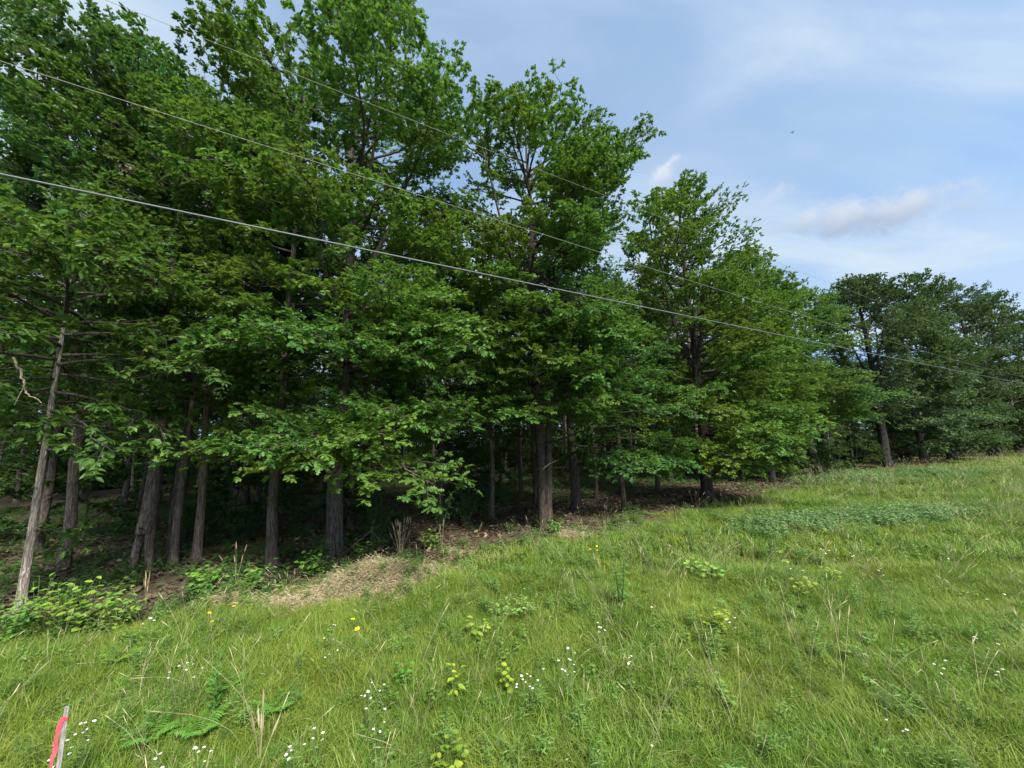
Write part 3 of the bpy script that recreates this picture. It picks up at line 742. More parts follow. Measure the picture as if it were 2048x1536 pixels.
# pale straw and clippings lying in patches at the edge of the grass
def straw_clump(seed):
    mb = MB(); rg = np.random.default_rng(seed); n = 60
    p = np.stack([rg.normal(0, .13, n), rg.normal(0, .13, n), rg.uniform(.002, .035, n)], 1); a = rg.uniform(0, 6.28, n)
    put_leaves(mb, 'narrow', p, np.stack([np.cos(a), np.sin(a), rg.normal(0, .22, n)], 1), np.array([0, 0, 1.]) + rg.normal(0, .5, (n, 3)), rg.uniform(.03, .11, n), rg.uniform(0, 1, n), 0, .55)
    return mb.mesh('straw', [M['straw']])
STRAWS = [straw_clump(520 + k) for k in range(4)]
pts = []
for c, r in STRAW_SPOTS:
    n = int(430 * r * r / .36); a = rng.uniform(0, 6.28, n); q = np.abs(rng.normal(0, .62, n)) * r
    pts.append(np.stack([c.x + np.cos(a) * q * 1.25, c.y + np.sin(a) * q], 1))
q = np.concatenate(pts); p = np.stack([q[:, 0], q[:, 1], ground_z(q[:, 0], q[:, 1])], 1)
scatter('straw_litter', p, rng.uniform(.5, 1.1, len(p)), rng.integers(0, 4, len(p)), STRAWS, 'patches of pale cut straw lying at the wood edge', .25, 5)

# leaf litter on the floor of the wood
def litter_clump(seed):
    rg = np.random.default_rng(seed); mb = MB(); n = 26
    p = np.stack([rg.normal(0, .22, n), rg.normal(0, .22, n), rg.uniform(.0, .035, n)], 1)
    a = rg.uniform(0, 6.28, n); d = np.stack([np.cos(a), np.sin(a), rg.normal(0, .25, n)], 1)
    put_leaves(mb, 'oak', p, d, np.array([0, 0, 1.]) + rg.normal(0, .35, (n, 3)), rg.uniform(.08, .15, n), rg.uniform(0, 1, n))
    return mb.mesh('litter', [M['litter']])
LIT = [litter_clump(540 + k) for k in range(5)]
x, y = wedge(rng, 15000, 5, 34); d = edge_d(x, y); k = (d > 7.9 + 1.2 * vnoise(x, y, 1.2, 31)) & (d < 22) & (vnoise(x, y, .9, 32) > .22)
p = np.stack([x[k], y[k], ground_z(x[k], y[k])], 1)
scatter('leaf_litter', p, rng.uniform(.7, 1.2, len(p)), rng.integers(0, 5, len(p)), LIT, 'brown fallen leaves covering the floor under the trees', .1, 6)

# low leafy plants
def leafy(seed, n_stem=5, h=.3, tpl='ovate', leaf=.07, per=7, spread=.16, up=.25, mat='weed', droop=-.1):
    rg = np.random.default_rng(seed); mb = MB()
    for i in range(n_stem):
        a = rg.uniform(0, 6.28); r = spread * rg.uniform(.1, 1); H = h * rg.uniform(.6, 1.15); u = np.linspace(0, 1, 4)
        o = np.array([math.cos(a) * r * .3, math.sin(a) * r * .3, -.02]); e = np.array([math.cos(a) * r, math.sin(a) * r, H])
        p = o + (e - o) * u[:, None]; tube(mb, p, .0028 * (1 - .5 * u), 3, .4, 1)
        k = per; q = np.linspace(.2, 1, k); P = o + (e - o) * q[:, None]; b = np.arange(k) * 2.4 + rg.uniform(0, 6)
        D = np.stack([np.cos(b), np.sin(b), np.full(k, up) + droop + rg.normal(0, .2, k)], 1)
        put_leaves(mb, tpl, P, D, np.array([0, 0, 1.]) + rg.normal(0, .25, (k, 3)), leaf * rg.uniform(.7, 1.2, k) * (1.15 - .4 * q), np.clip(rg.uniform(0, 1, k) * .9 + .05, 0, 1))
    return mb.mesh('plant', [M[mat], M['weed_stem']])

UNDER = [leafy(600 + k, 7, .13 + .03 * k, ('ovate', 'narrow', 'simple')[k % 3], .085, 8, .3, .25, 'under_leaf') for k in range(6)]
x, y = wedge(rng, 14000, 4.0, 34, 1.6); d = edge_d(x, y); px = 1024 + FPX * x / y
left = np.clip((760 - px) / 200, 0, 1)
dens = np.where(d > 8.0, .10 + .85 * left, .3 * left) * (d > 7.2 + .8 * vnoise(x, y, .8, 41)) * (d < 24)
dens = np.maximum(dens, np.where(px < 800, 1.3, .75) * (d > np.where(px < 800, 9.4, 13.0)) * (d < 28))
dens = np.maximum(dens, .30 * np.exp(-((d - 8.3 - np.clip((edge_s(x, y) - 8) * .09, 0, 1.6)) / .5) ** 2))
k = rng.uniform(0, 1, len(x)) < dens * (.4 + .9 * (vnoise(x, y, .7, 42) > .45))
p = np.stack([x[k], y[k], ground_z(x[k], y[k])], 1)
scatter('undergrowth', p, rng.uniform(.6, 1.3, len(p)), rng.integers(0, 6, len(p)), UNDER, 'low green plants and vines covering the floor at the wood edge', .15, 7)

# weeds mixed into the meadow
WEED = [leafy(630, 6, .22, 'simple', .05, 9, .14), leafy(631, 5, .26, 'round', .06, 6, .18), leafy(632, 7, .34, 'narrow', .085, 12, .12, .5),
        leafy(633, 8, .30, 'narrow', .07, 12, .16, .5), leafy(634, 4, .2, 'ovate', .075, 6, .2)]
x, y = wedge(rng, 13000, 2.0, 26); k = (edge_d(x, y) < 8.6) & (vnoise(x, y, .9, 51) * .7 + .3 * vnoise(x, y, .3, 53) > .36)
p = np.stack([x[k], y[k], ground_z(x[k], y[k])], 1); ki = (vnoise(p[:, 0], p[:, 1], 1.3, 52) * 5.2).astype(int).clip(0, 4)
scatter('weeds', p, rng.uniform(.35, .9, len(p)) * (1 + p[:, 1] * .02), ki, WEED, 'small broad leaved weeds mixed through the meadow grass', .15, 8)

# the far side of the wood, one mass of leaves
x, y = wedge(rng, 13000, 24, 66, 1.75); d = edge_d(x, y); rr = np.hypot(x, y); k = (d > 15) & (((rr > 44) & (rr < 58)) | (d > 38) & (d < 50))
ss, dd = rng.uniform(66, 150, 1800), rng.uniform(2, 30, 1800); ex, ey = DX * ss + NX * dd, DY * ss + NY * dd; q = ey > 45
x, y = np.concatenate([x[k], ex[q]]), np.concatenate([y[k], ey[q]]); z = 10 * rng.uniform(0, 1, len(x)) ** 1.7 + .2
scatter('distant_woods', np.stack([x, y, z], 1), rng.uniform(.9, 1.5, len(x)), rng.integers(0, 3, len(x)), [r[1] for r in BOUGH['far'][2]],
        'dark mass of leaves at the far side of the wood', .25, 9)
# ------------------------------------------------------------------ overhead wires
M['wire'] = plain_mat('wire_metal', (0.13, 0.145, 0.16), 0.6, 0.35, 1.3, 0.3, 0.0)
M['bare_wire'] = plain_mat('bare_wire', (0.28, 0.28, 0.24), 0.6, 0.3, 1.3, 0.3, 0.0)
WA = math.radians(59.3); WD = 5.8
def on_line(px, py):
    d = pix_dir(px, py); nrm = Vector((-math.cos(WA), math.sin(WA), 0))
    t = WD / d.dot(nrm); p = Vector((0, 0, EYE)) + d * t
    return p.x * math.sin(WA) + p.y * math.cos(WA), p.z
def wire(label, pix, r, mat, name):
    q = [on_line(*p) for p in pix]; s = np.array([a[0] for a in q]); z = np.array([a[1] for a in q])
    co = np.polyfit(s, z, 2); sag = np.linspace(-22, 75, 160); zz_ = np.polyval(co, sag)
    n = np.array([-math.cos(WA), math.sin(WA)]); d = np.array([math.sin(WA), math.cos(WA)])
    p = np.stack([d[0] * sag + n[0] * WD, d[1] * sag + n[1] * WD, zz_], 1)
    mb = MB(); tube(mb, p - p[0], r, 8)
    o = link(name, mb.mesh(name, [mat], True)); o.location = p[0]
    o['label'] = label; o['category'] = 'wire'; o['group'] = 'overhead wires strung along the wood edge'
wire('thick silvery cable, lowest and nearest of the three overhead wires', [(0, 338), (500, 455), (1024, 567), (1500, 655), (2048, 767)], .0115, M['wire'], 'overhead_cable')
wire('thin pale wire, middle of the three overhead wires', [(0, 128), (300, 222), (640, 325), (1000, 430), (1400, 572), (2048, 754)], .0036, M['bare_wire'], 'overhead_wire')
wire('thin pale wire, uppermost of the three overhead wires', [(330, 46), (460, 90), (800, 232), (1000, 312), (1260, 415), (1640, 556), (2048, 712)], .0028, M['bare_wire'], 'overhead_wire')

# ------------------------------------------------------------------ surveyor's stake with a pink ribbon
def lath_mat():
    mt, t = new_mat('weathered_lath'); oc = t.n('ShaderNodeTexCoord').outputs['Object']
    g = t.noise(t.n('ShaderNodeMapping', {'Vector': oc, 'Scale': (1, 1, .05)}).outputs[0], 160, 6, .7); st = t.noise(oc, 9, 5, .65)
    c = t.mix(t.ramp(g, .3, .7), (.13, .12, .11), (.36, .345, .32)); c = t.mix(t.math('MULTIPLY', t.ramp(st, .45, .7), .6), c, (.12, .12, .09))
    pb = t.n('ShaderNodeBsdfPrincipled', {'Base Color': c, 'Roughness': .9, 'Specular IOR Level': .1, 'Normal': t.n('ShaderNodeBump', {'Height': g, 'Strength': .6, 'Distance': .002}).outputs[0]})
    t.n('ShaderNodeOutputMaterial', {'Surface': pb.outputs[0]}); return mt
M['lath'] = lath_mat()
M['ribbon'] = leaf_mat('pink_ribbon', (0.55, 0.07, 0.11), (0.66, 0.11, 0.16), (0.66, 0.11, 0.16), trans=0.3, rough=0.35, tint=False)
def stake():
    d = pix_dir(134, 1412); t = 2.93 / d.y; top = Vector((0, 0, EYE)) + d * t
    d2 = pix_dir(117, 1536); t2 = 2.90 / d2.y; mid = Vector((0, 0, EYE)) + d2 * t2
    axis = (top - mid).normalized(); foot = mid - axis * ((mid.z + .08) / axis.z)
    root = thing('survey_stake', foot, 'weathered wooden stake tied with a pink ribbon, in the grass at the lower left corner', 'stake')
    L = (top - foot).length; sx = Vector((1, 0, 0)); sx = (sx - axis * sx.dot(axis)).normalized(); sy = axis.cross(sx)
    def bar(name, w, th, z0, z1, off, mat, chamfer=0.004):
        mb = MB(); c = chamfer
        pr = [(-w + c, -th), (w - c, -th), (w, -th + c), (w, th - c), (w - c, th), (-w + c, th), (-w, th - c), (-w, -th + c)]
        v = []
        for z, k in ((z0, 1), (z1 - .006, 1), (z1, .8)):
            v += [tuple(sx * (a * k + off[0]) + sy * (b * k + off[1]) + axis * z) for a, b in pr]
        f = []
        for q in range(2):
            for j in range(8): a, b = q * 8 + j, q * 8 + (j + 1) % 8; f += [(a, b, b + 8), (a, b + 8, a + 8)]
        f += [(16, 16 + j, 17 + j) for j in range(1, 7)]
        mb.add(v, f); link(name, mb.mesh(name, [mat]), root)
    bar('lath', .0155, .005, -.05, L, (0, 0), M['lath'])
    bar('ribbon_knot', .018, .0075, L - .085, L - .058, (0, 0), M['ribbon'])
    mb = MB(); n = 26; u = np.linspace(0, 1, n); z = L - .060 - u * .50
    xo = -.004 - .026 * np.sin(np.minimum(u * 1.5, 1) * 1.57) - .004 * np.sin(u * 9); yo = -.0105 - .012 * np.sin(u * 3.1) - .004 * np.sin(u * 14) - .003 * np.sin(u * 31)
    hw = (.0130 - .006 * u) * (1 + .14 * np.sin(u * 23)); tw = .55 * np.sin(u * 5) + .3 * np.sin(u * 19)
    pts = []
    for i in range(n):
        c = sx * xo[i] + sy * yo[i] + axis * z[i]; e = sx * math.cos(tw[i]) + sy * math.sin(tw[i])
        pts += [tuple(c - e * hw[i]), tuple(c + e * hw[i])]
    f = []
    for i in range(n - 1): a = 2 * i; f += [(a, a + 1, a + 3), (a, a + 3, a + 2)]
    mb.add(pts, f, .5); link('ribbon_tail', mb.mesh('ribbon_tail', [M['ribbon']], True), root)
stake()

# ------------------------------------------------------------------ the hollow two-legged trunk
def hollow_tree():
    p = B(283, 1142); root = thing('hollow_tree', (p.x, p.y, float(ground_z(p.x, p.y))), 'old hollow trunk split into two legs with a dark opening, in the shade at left', 'tree')
    z = np.linspace(-.1, 1, 18)
    mb = MB(); rg = np.random.default_rng(3)
    rough = lambda u, a: 1 + .10 * np.sin(4 * a + 2 * u) + .06 * np.sin(9 * a + 7 * u)
    for sx, ex, r0, r1 in ((-.20, -.05, .062, .10), (.16, .05, .068, .095)):
        zz = np.linspace(-.1, .95, 12); u = np.linspace(0, 1, 12)
        tube(mb, np.stack([sx + (ex - sx) * u ** 1.5 + .01 * np.sin(u * 9), 0 * u, zz], 1), r0 + (r1 - r0) * u + .02 * np.exp(-u * 9), 12, .5, 0, rough)
    link('root_leg', mb.mesh('root_leg', [M['bark']], True), root, color=(1.5, 1.42, 1.34))
    zz = np.linspace(.78, 10.5, 26); u = np.linspace(0, 1, 26); mb = MB()
    tube(mb, np.stack([-.1 * u + .04 * np.sin(u * 9), 0.04 * np.sin(u * 7), zz], 1), 0.132 * (1 - u * .85) + .03 * np.exp(-u * 20), 14, .5, 0, rough)
    link('trunk', mb.mesh('trunk', [M['bark']], True), root, color=(1.3, 1.22, 1.15))
    M['rotten'] = plain_mat('rotten_wood', (0.035, 0.025, 0.02), .95, .4, 12)
    mb = MB(); a = np.linspace(0, 2 * np.pi, 11)[:-1]; ring = np.stack([.025 + .07 * np.cos(a) * (1 + .25 * np.sin(3 * a)), np.full(10, -.155) + .02 * np.cos(2 * a), .80 + .13 * np.sin(a)], 1)
    inner = ring * [.5, 1, .55] + [.0125, .05, .36]; c = np.array([[.025, -.06, .80]])
    f = []
    for j in range(10): k = (j + 1) % 10; f += [(j, k, 10 + k), (j, 10 + k, 10 + j), (10 + j, 10 + k, 20)]
    mb.add(np.concatenate([ring, inner, c]), f); link('hollow', mb.mesh('hollow', [M['rotten']], True), root)
    rnd = random.Random(9)
    for i in range(26):
        h = 4.2 + i * .24; az = i * 2.4; L = rnd.uniform(1.2, 2.2); ci = 1 if L < 1.8 else 2
        wm, fm, _, _ = rnd.choice(BOUGH['oak'][ci])
        mt = Matrix.Translation((-.1 * (h - .78) / 9.7, 0, h)) @ Matrix.Rotation(az, 4, 'Z') @ Matrix.Rotation(-math.radians(rnd.uniform(0, 45)), 4, 'Y') @ Matrix.Scale(L / CLASSES[ci], 4)
        b = link('bough', wm, root, mt); g = rnd.uniform(.75, 1); link('foliage', fm, b, None, (g, g, g))
hollow_tree()

# second stem and a low dead limb of the twin-stemmed oak
mb = MB(); u = np.linspace(0, 1, 16)
tube(mb, np.stack([.10 + .10 * np.sin(u * 1.6) + .03 * u, -.06 - .02 * u, .25 + 3.6 * u], 1), .115 * (1 - .35 * u) * (1 + .05 * np.sin(u * 30)), 10, .5, 0, lambda q, a: 1 + .07 * np.sin(5 * a + q * 4))
link('second_stem', mb.mesh('second_stem', [M['bark']], True), TWIN, color=(.7, .65, .6))
def limb_to(root, p, label=None, r=.03, bark=(1, 1, 1), seed=0):
    rg = np.random.default_rng(seed); p = np.array(p, float); u = np.linspace(0, len(p) - 1, 4 * len(p)); q = np.stack([np.interp(u, np.arange(len(p)), p[:, k]) for k in range(3)], 1)
    q += rg.normal(0, .012, q.shape); mb = MB(); tube(mb, q, r * (1 - .8 * u / u[-1]), 6)
    link('limb', mb.mesh('limb', [M['bark']], True), root, color=bark)
limb_to(TWIN, [(-.05, 0, 2.65), (-.28, -.1, 2.95), (-.5, -.2, 3.5)], r=.06, bark=(.6, .56, .53), seed=1)
limb_to(TWIN, [(.05, -.1, 2.35), (.6, -.35, 2.5), (1.3, -.5, 2.75), (2.0, -.5, 2.8)], r=.045, bark=(.4, .38, .36), seed=2)
limb_to(DARK, [(.0, -.15, 2.35), (.7, -.5, 2.25), (1.5, -.7, 2.35), (2.3, -.8, 2.2)], r=.05, bark=(.4, .38, .36), seed=3)

# ------------------------------------------------------------------ dead wood
def stick(name, label, pts, r, color, seed=0, forks=0):
    rg = np.random.default_rng(seed); P = np.array([tuple(p) for p in pts], float); o = P[0].copy(); P = P - o
    u = np.linspace(0, len(P) - 1, 6 * len(P)); q = np.stack([np.interp(u, np.arange(len(P)), P[:, k]) for k in range(3)], 1) + rg.normal(0, r * .5, (len(u), 3))
    mb = MB(); tube(mb, q, r * (1 - .7 * u / u[-1]), 6)
    L = np.linalg.norm(P[-1])
    for i in range(forks):
        k = rg.integers(len(u) // 3, len(u) - 2); d = norm(q[k + 1] - q[k] + rg.normal(0, .5, 3) * np.linalg.norm(q[k + 1] - q[k])); l = L * rg.uniform(.15, .35); w_ = np.linspace(0, 1, 5)
        tube(mb, q[k] + d * (w_ * l)[:, None] + np.array([0, 0, -.1]) * (w_ ** 2)[:, None] * l, r * .45 * (1 - .7 * w_), 4)
    ob = link(name, mb.mesh(name, [M['bark']], True), color=color); ob.location = o
    ob['label'] = label; ob['category'] = 'branch'
def at_t(px, py, t):
    d = pix_dir(px, py); return Vector((0, 0, EYE)) + d * (t / d.y)
stick('fallen_branch', 'long fallen branch lying on the litter left of the twin-stemmed oak', [gp(960, 1030, .05), gp(1020, 1014, .10), gp(1052, 1005, .22), gp(1082, 1008, .2)], .03, (1.0, .9, .8), 4, 2)
stick('fallen_branch', 'short pale stick propped on the branch beside the twin-stemmed oak', [gp(1038, 1004, .25), gp(1086, 1008, .28)], .02, (1.8, 1.6, 1.4), 5)
stick('dead_branch', 'pale crooked dead branch hanging among leaves at the left', [at_t(22, 712, 5.2), at_t(46, 755, 5.2), at_t(50, 785, 5.15), at_t(86, 806, 5.1)], .017, (2.6, 2.4, 2.1), 6, 2)
stick('dead_branch', 'bare grey twigs reaching sideways in front of the dark wood at left', [at_t(385, 735, 6.6), at_t(310, 746, 6.5), at_t(285, 755, 6.5), at_t(240, 758, 6.4)], .012, (2.0, 1.9, 1.8), 7, 6)
stick('bare_shoot', 'forked bare shoot rising from the foot of the thick grey oak', [gp(682, 1112), at_t(705, 1092, 8.55), at_t(742, 1062, 8.5), at_t(748, 1040, 8.5)], .014, (1.6, 1.5, 1.4), 8, 2)
stick('bare_shoot', 'thin bare branch leaning off the twin-stemmed oak', [at_t(1086, 938, 10.3), at_t(1102, 926, 10.2), at_t(1116, 920, 10.1)], .012, (1.8, 1.7, 1.6), 9)

# ------------------------------------------------------------------ flowers
def flower_mesh(n, r, mat, disc, seed):
    rg = np.random.default_rng(seed); mb = MB()
    for i in range(n):
        a = i * 2 * math.pi / n; w_ = math.pi / n * .95; z = r * rg.uniform(-.1, .12)
        v = [(r * .22 * math.cos(a - w_ * .6), r * .22 * math.sin(a - w_ * .6), 0), (r * .22 * math.cos(a + w_ * .6), r * .22 * math.sin(a + w_ * .6), 0),
             (r * math.cos(a + w_), r * math.sin(a + w_), z), (r * 1.05 * math.cos(a), r * 1.05 * math.sin(a), z * 1.2), (r * math.cos(a - w_), r * math.sin(a - w_), z)]
        mb.add(v, [(0, 1, 2), (0, 2, 3), (0, 3, 4)])
    a = np.linspace(0, 6.283, 7)[:-1]; v = np.concatenate([np.stack([r * .36 * np.cos(a), r * .36 * np.sin(a), np.full(6, .001)], 1), [[0, 0, r * .22]]])
    mb.add(v, [(j, (j + 1) % 6, 6) for j in range(6)], .5, 1)
    return mb.mesh('flower_head', [mat, disc])
DAISY = [flower_mesh(11, .0135, M['petal'], M['disc'], k) for k in range(3)]
YELLOW = [flower_mesh(8, .030, M['yellow_petal'], M['disc'], k) for k in range(2)]
def flowers(name, label, cat, px, py, n, heads, spread, seed, group, h=.33, scale=1.0):
    rg = np.random.default_rng(seed)
    p = gp(px, py, h); z = float(ground_z(p.x, p.y)); root = thing(name, (p.x, p.y, z), label, cat, group)
    mb = MB(); tips = []
    for i in range(n):
        a = rg.uniform(0, 6.28); r = spread * math.sqrt(rg.uniform(.02, 1)); tip = np.array([math.cos(a) * r, math.sin(a) * r, h + rg.uniform(-.06, .09)]); tips.append(tip)
        st = np.array([tip[0] * .35, tip[1] * .35, -.02]); u = np.linspace(0, 1, 5)
        q = st + (tip - st) * u[:, None]; q[:, :2] -= (tip[:2] - st[:2]) * (.25 * np.sin(u * 3.14))[:, None]
        tube(mb, q, .0018, 3, .5)
        k = 5; qq = rg.uniform(.15, .8, k); P = st + (tip - st) * qq[:, None]; b = rg.uniform(0, 6.28, k); D = np.stack([np.cos(b), np.sin(b), rg.uniform(.1, .6, k)], 1)
        put_leaves(mb, 'narrow', P, D, np.array([0, 0, 1.]) + rg.normal(0, .2, (k, 3)), rg.uniform(.04, .07, k), rg.uniform(0, .9, k), 1)
    link('stem', mb.mesh('stem', [M['weed_stem'], M['weed']]), root)
    for tip in tips:
        link('flower_head', heads[rg.integers(0, len(heads))], root, Matrix.Translation(Vector(tip)) @ Matrix.Rotation(rg.uniform(0, 6.28), 4, 'Z') @ Matrix.Rotation(rg.uniform(-.1, .6), 4, 'X') @ Matrix.Scale(scale * rg.uniform(.58, .85), 4))
NUM = {1: 'one', 2: 'two', 3: 'three', 4: 'four', 5: 'five', 6: 'six', 7: 'seven', 8: 'eight', 9: 'nine', 10: 'ten', 11: 'eleven', 12: 'twelve'}
DAISIES = [
    (172, 1462, 7, .09, 'just right of the pink ribboned stake'), (118, 1502, 7, .10, 'round the foot of the pink ribboned stake'),
    (370, 1352, 11, .13, 'in the grass well above the right fern'), (300, 1250, 4, .10, 'at the foot of the bank below the hollow trunk'),
    (408, 1508, 7, .09, 'by the bottom edge, second clump right of the stake'), (305, 1528, 6, .07, 'at the bottom edge, between the stake and the fern'),
    (588, 1500, 6, .08, 'at the bottom edge below the straw mound'), (640, 1462, 5, .07, 'just left of the dark leafy weed'),
    (668, 1266, 4, .10, 'just left of the large yellow blossom'), (662, 1300, 4, .09, 'just below left of the large yellow blossom'),
    (745, 1385, 9, .11, 'midway between yellow blossom and bottom edge'), (762, 1432, 4, .07, 'right of the nine-headed clump below the yellow blossom'),
    (1060, 1350, 12, .13, 'in the middle foreground, right of the yellow-leaved sapling'), (1133, 1328, 9, .08, 'on one tall stem in the middle foreground'),
    (1140, 1292, 5, .07, 'just above the tall-stemmed daisies in the middle'), (1205, 1246, 7, .08, 'at the foot of the tall leafy weed'),
    (1256, 1310, 4, .07, 'to the right of the tall-stemmed daisies'), (1296, 1212, 2, .06, 'just right of the tall leafy weed'),
    (1452, 1238, 4, .10, 'left of the yellow-green broad leaves in the right meadow'), (1306, 1488, 1, .02, 'alone near the bottom edge, middle right'),
    (1132, 1521, 1, .02, 'alone at the bottom edge near the centre'), (1652, 1098, 9, .22, 'below the bluish weeds, largest of the right meadow'),
    (1590, 1132, 5, .20, 'in the right meadow, below left of the nine-headed clump'), (1718, 1102, 6, .20, 'in the right meadow, right of the nine-headed clump'),
    (1766, 1066, 3, .20, 'at the right end of the bluish weeds'), (1764, 1136, 3, .16, 'below the six-headed clump in the right meadow'),
    (1872, 1116, 2, .16, 'alone in short grass toward the right edge'), (1976, 1290, 4, .09, 'near the right frame edge, halfway up the meadow'),
    (1876, 1342, 4, .09, 'below left of the clump near the right frame edge'), (2004, 1356, 3, .07, 'lowest at the right frame edge'),
    (1782, 1430, 4, .08, 'in the lower right grass, apart from others'), (1640, 1524, 1, .02, 'alone at the bottom edge on the right'),
    (1452, 1066, 5, .22, 'left of the bluish weeds, highest in the meadow'), (1862, 1046, 4, .28, 'in the distance above the bluish weeds on the right'),
    (2000, 1196, 2, .12, 'at the right frame edge below the yellowish grass'),
]
for i, (px, py, n, sp, where) in enumerate(DAISIES):
    flowers('daisy_clump', ('single white daisy ' if n == 1 else 'clump of %s small white daisies ' % NUM[n]) + where, 'flowers', px, py, n, DAISY, sp, 800 + i, 'white daisies in the meadow', .34 if py > 1250 else .38, 1.0 if py > 1250 else 1.2)
for i, (px, py, n, sp, lab) in enumerate([
        (418, 1247, 3, .05, 'three yellow blossoms at the left, below the straw covered bank'), (711, 1248, 3, .035, 'bright orange-yellow blossoms just below the straw mound'),
        (412, 1213, 2, .06, 'two small yellow blossoms above the three at the left'), (468, 1227, 1, .02, 'lone yellow-orange blossom between the left blossoms and the straw'),
        (1188, 1097, 4, .14, 'yellow blossoms in the grass just right of the twin-stemmed oak foot'), (1095, 1096, 1, .03, 'small yellow blossom in grass below the twin-stemmed oak')]):
    flowers('yellow_flower', lab, 'flowers', px, py, n, YELLOW, sp, 860 + i, 'yellow wildflowers', .36, .95)

# ------------------------------------------------------------------ single plants one can tell apart
def split_plant(name, label, cat, px, py, seed, n=6, h=.35, tpl='ovate', leaf=.09, per=8, spread=.2, up=.25, tint=(1, 1, 1), mat='weed', group=None, lift=0.0, single=False, foot=None):
    rg = np.random.default_rng(seed); p = foot or gp(px, py); root = thing(name, (p.x, p.y, float(ground_z(p.x, p.y))), label, cat, group)
    st, lv = MB(), MB()
    for i in range(n):
        a = i * 2.4 + rg.uniform(-.4, .4); r = spread * rg.uniform(.25, 1); H = h * rg.uniform(.65, 1.1); u = np.linspace(0, 1, 5)
        o = np.array([math.cos(a) * r * .15, math.sin(a) * r * .15, -.03]); e = np.array([math.cos(a) * r, math.sin(a) * r, H]); w_ = u ** 1.3
        q = np.stack([o[0] + (e[0] - o[0]) * w_, o[1] + (e[1] - o[1]) * w_, o[2] + (e[2] - o[2]) * u], 1)
        tube(st, q, (.003 + .006 * h) * (1 - .7 * u), 4)
        qq = np.linspace(lift or .2, 1, per); P = np.stack([np.interp(qq, u, q[:, k]) for k in range(3)], 1); b = np.arange(per) * 2.4 + rg.uniform(0, 6)
        D = np.stack([np.cos(b), np.sin(b), np.full(per, up) + rg.normal(0, .2, per)], 1)
        L = leaf * rg.uniform(.7, 1.2, per) * (1.15 - .4 * qq); V = np.clip(rg.uniform(.05, .95, per), 0, 1); Nn = np.array([0, 0, 1.]) + rg.normal(0, .25, (per, 3))
        if single:
            for j in range(per):
                m1 = MB(); put_leaves(m1, tpl, P[j:j + 1], D[j:j + 1], Nn[j:j + 1], L[j:j + 1], V[j:j + 1])
                link('leaf', m1.mesh('leaf', [M[mat]]), root, None, tint)
        else: put_leaves(lv, tpl, P, D, Nn, L, V)
    link('stem', st.mesh('stem', [M['weed_stem']], True), root)
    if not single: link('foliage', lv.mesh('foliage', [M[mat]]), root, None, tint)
    return root
YG = (1.7, 1.35, .8); BL = (.85, 1.0, 1.6); PALE = (1.5, 1.4, 1.6)
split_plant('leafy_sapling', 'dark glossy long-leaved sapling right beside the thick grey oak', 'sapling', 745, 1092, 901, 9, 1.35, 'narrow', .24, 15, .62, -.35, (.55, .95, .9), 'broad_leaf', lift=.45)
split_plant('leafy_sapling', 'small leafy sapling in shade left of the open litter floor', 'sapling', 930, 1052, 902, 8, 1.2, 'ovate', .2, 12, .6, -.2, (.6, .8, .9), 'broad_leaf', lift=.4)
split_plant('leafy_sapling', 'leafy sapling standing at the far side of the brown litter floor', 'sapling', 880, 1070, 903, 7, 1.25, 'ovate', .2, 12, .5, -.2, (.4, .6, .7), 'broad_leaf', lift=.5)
split_plant('young_sapling', 'yellow-green seedling with a few orange leaves in the middle foreground', 'sapling', 908, 1388, 904, 3, .34, 'ovate', .085, 6, .10, .1, (2.2, 1.7, .8), single=True)
split_plant('broadleaf_weed', 'bright green round-leaved weed right of the yellow-green seedling', 'weed', 1010, 1385, 905, 5, .30, 'round', .07, 7, .12, .2, YG)
split_plant('vine_patch', 'wide low patch of pale paired leaves in the centre of the meadow', 'vine', 1030, 1232, 906, 12, .3, 'simple', .075, 12, .45, .2, PALE)
split_plant('vine_patch', 'pale round-leaved vine patch right of the tall leafy weed', 'vine', 1420, 1160, 907, 12, .34, 'round', .10, 9, .5, .1, PALE)
split_plant('tall_weed', 'tall leafy bluish-green weed standing in mid meadow', 'weed', 1243, 1222, 908, 5, .85, 'narrow', .12, 26, .16, .2, (.9, 1.05, 1.2))
split_plant('tall_weed', 'tall leafy weed further off, behind the round-leaved vine', 'weed', 1385, 1110, 909, 5, .85, 'narrow', .12, 26, .2, .2, (.9, 1.05, 1.2))
split_plant('tall_weed', 'slender tall weed standing in front of the bluish patch', 'weed', 1545, 1115, 910, 4, .9, 'narrow', .11, 26, .2, .3, (.85, 1.0, 1.1))
split_plant('tall_weed', 'dark green spire-like weed in the left foreground grass', 'weed', 425, 1452, 911, 3, .62, 'narrow', .09, 26, .05, .9, (.6, .95, .6))
split_plant('broadleaf_weed', 'yellow-green broad-leaved weed in the right part of the meadow', 'weed', 1440, 1278, 912, 7, .36, 'round', .085, 8, .22, .2, YG)
split_plant('broadleaf_weed', 'small yellow-green weed among daisies in the right meadow', 'weed', 1672, 1170, 913, 5, .32, 'round', .09, 7, .2, .2, YG)
split_plant('broadleaf_weed', 'yellow-green weed beside the round-leaved vine patch', 'weed', 1562, 1130, 914, 3, .34, 'round', .12, 4, .12, .2, YG)
split_plant('broadleaf_weed', 'lime green weed under the right daisies, in longer grass', 'weed', 1605, 1196, 915, 6, .3, 'round', .09, 6, .25, .2, YG)
split_plant('broadleaf_weed', 'lime green heart-leaved weed left of the tall-stemmed daisies', 'weed', 955, 1285, 916, 6, .3, 'round', .085, 6, .25, .1, YG)
split_plant('broadleaf_weed', 'leafy yellow-green weed at the bottom edge below the seedling', 'weed', 905, 1545, 917, 6, .28, 'round', .07, 7, .14, .2, YG)
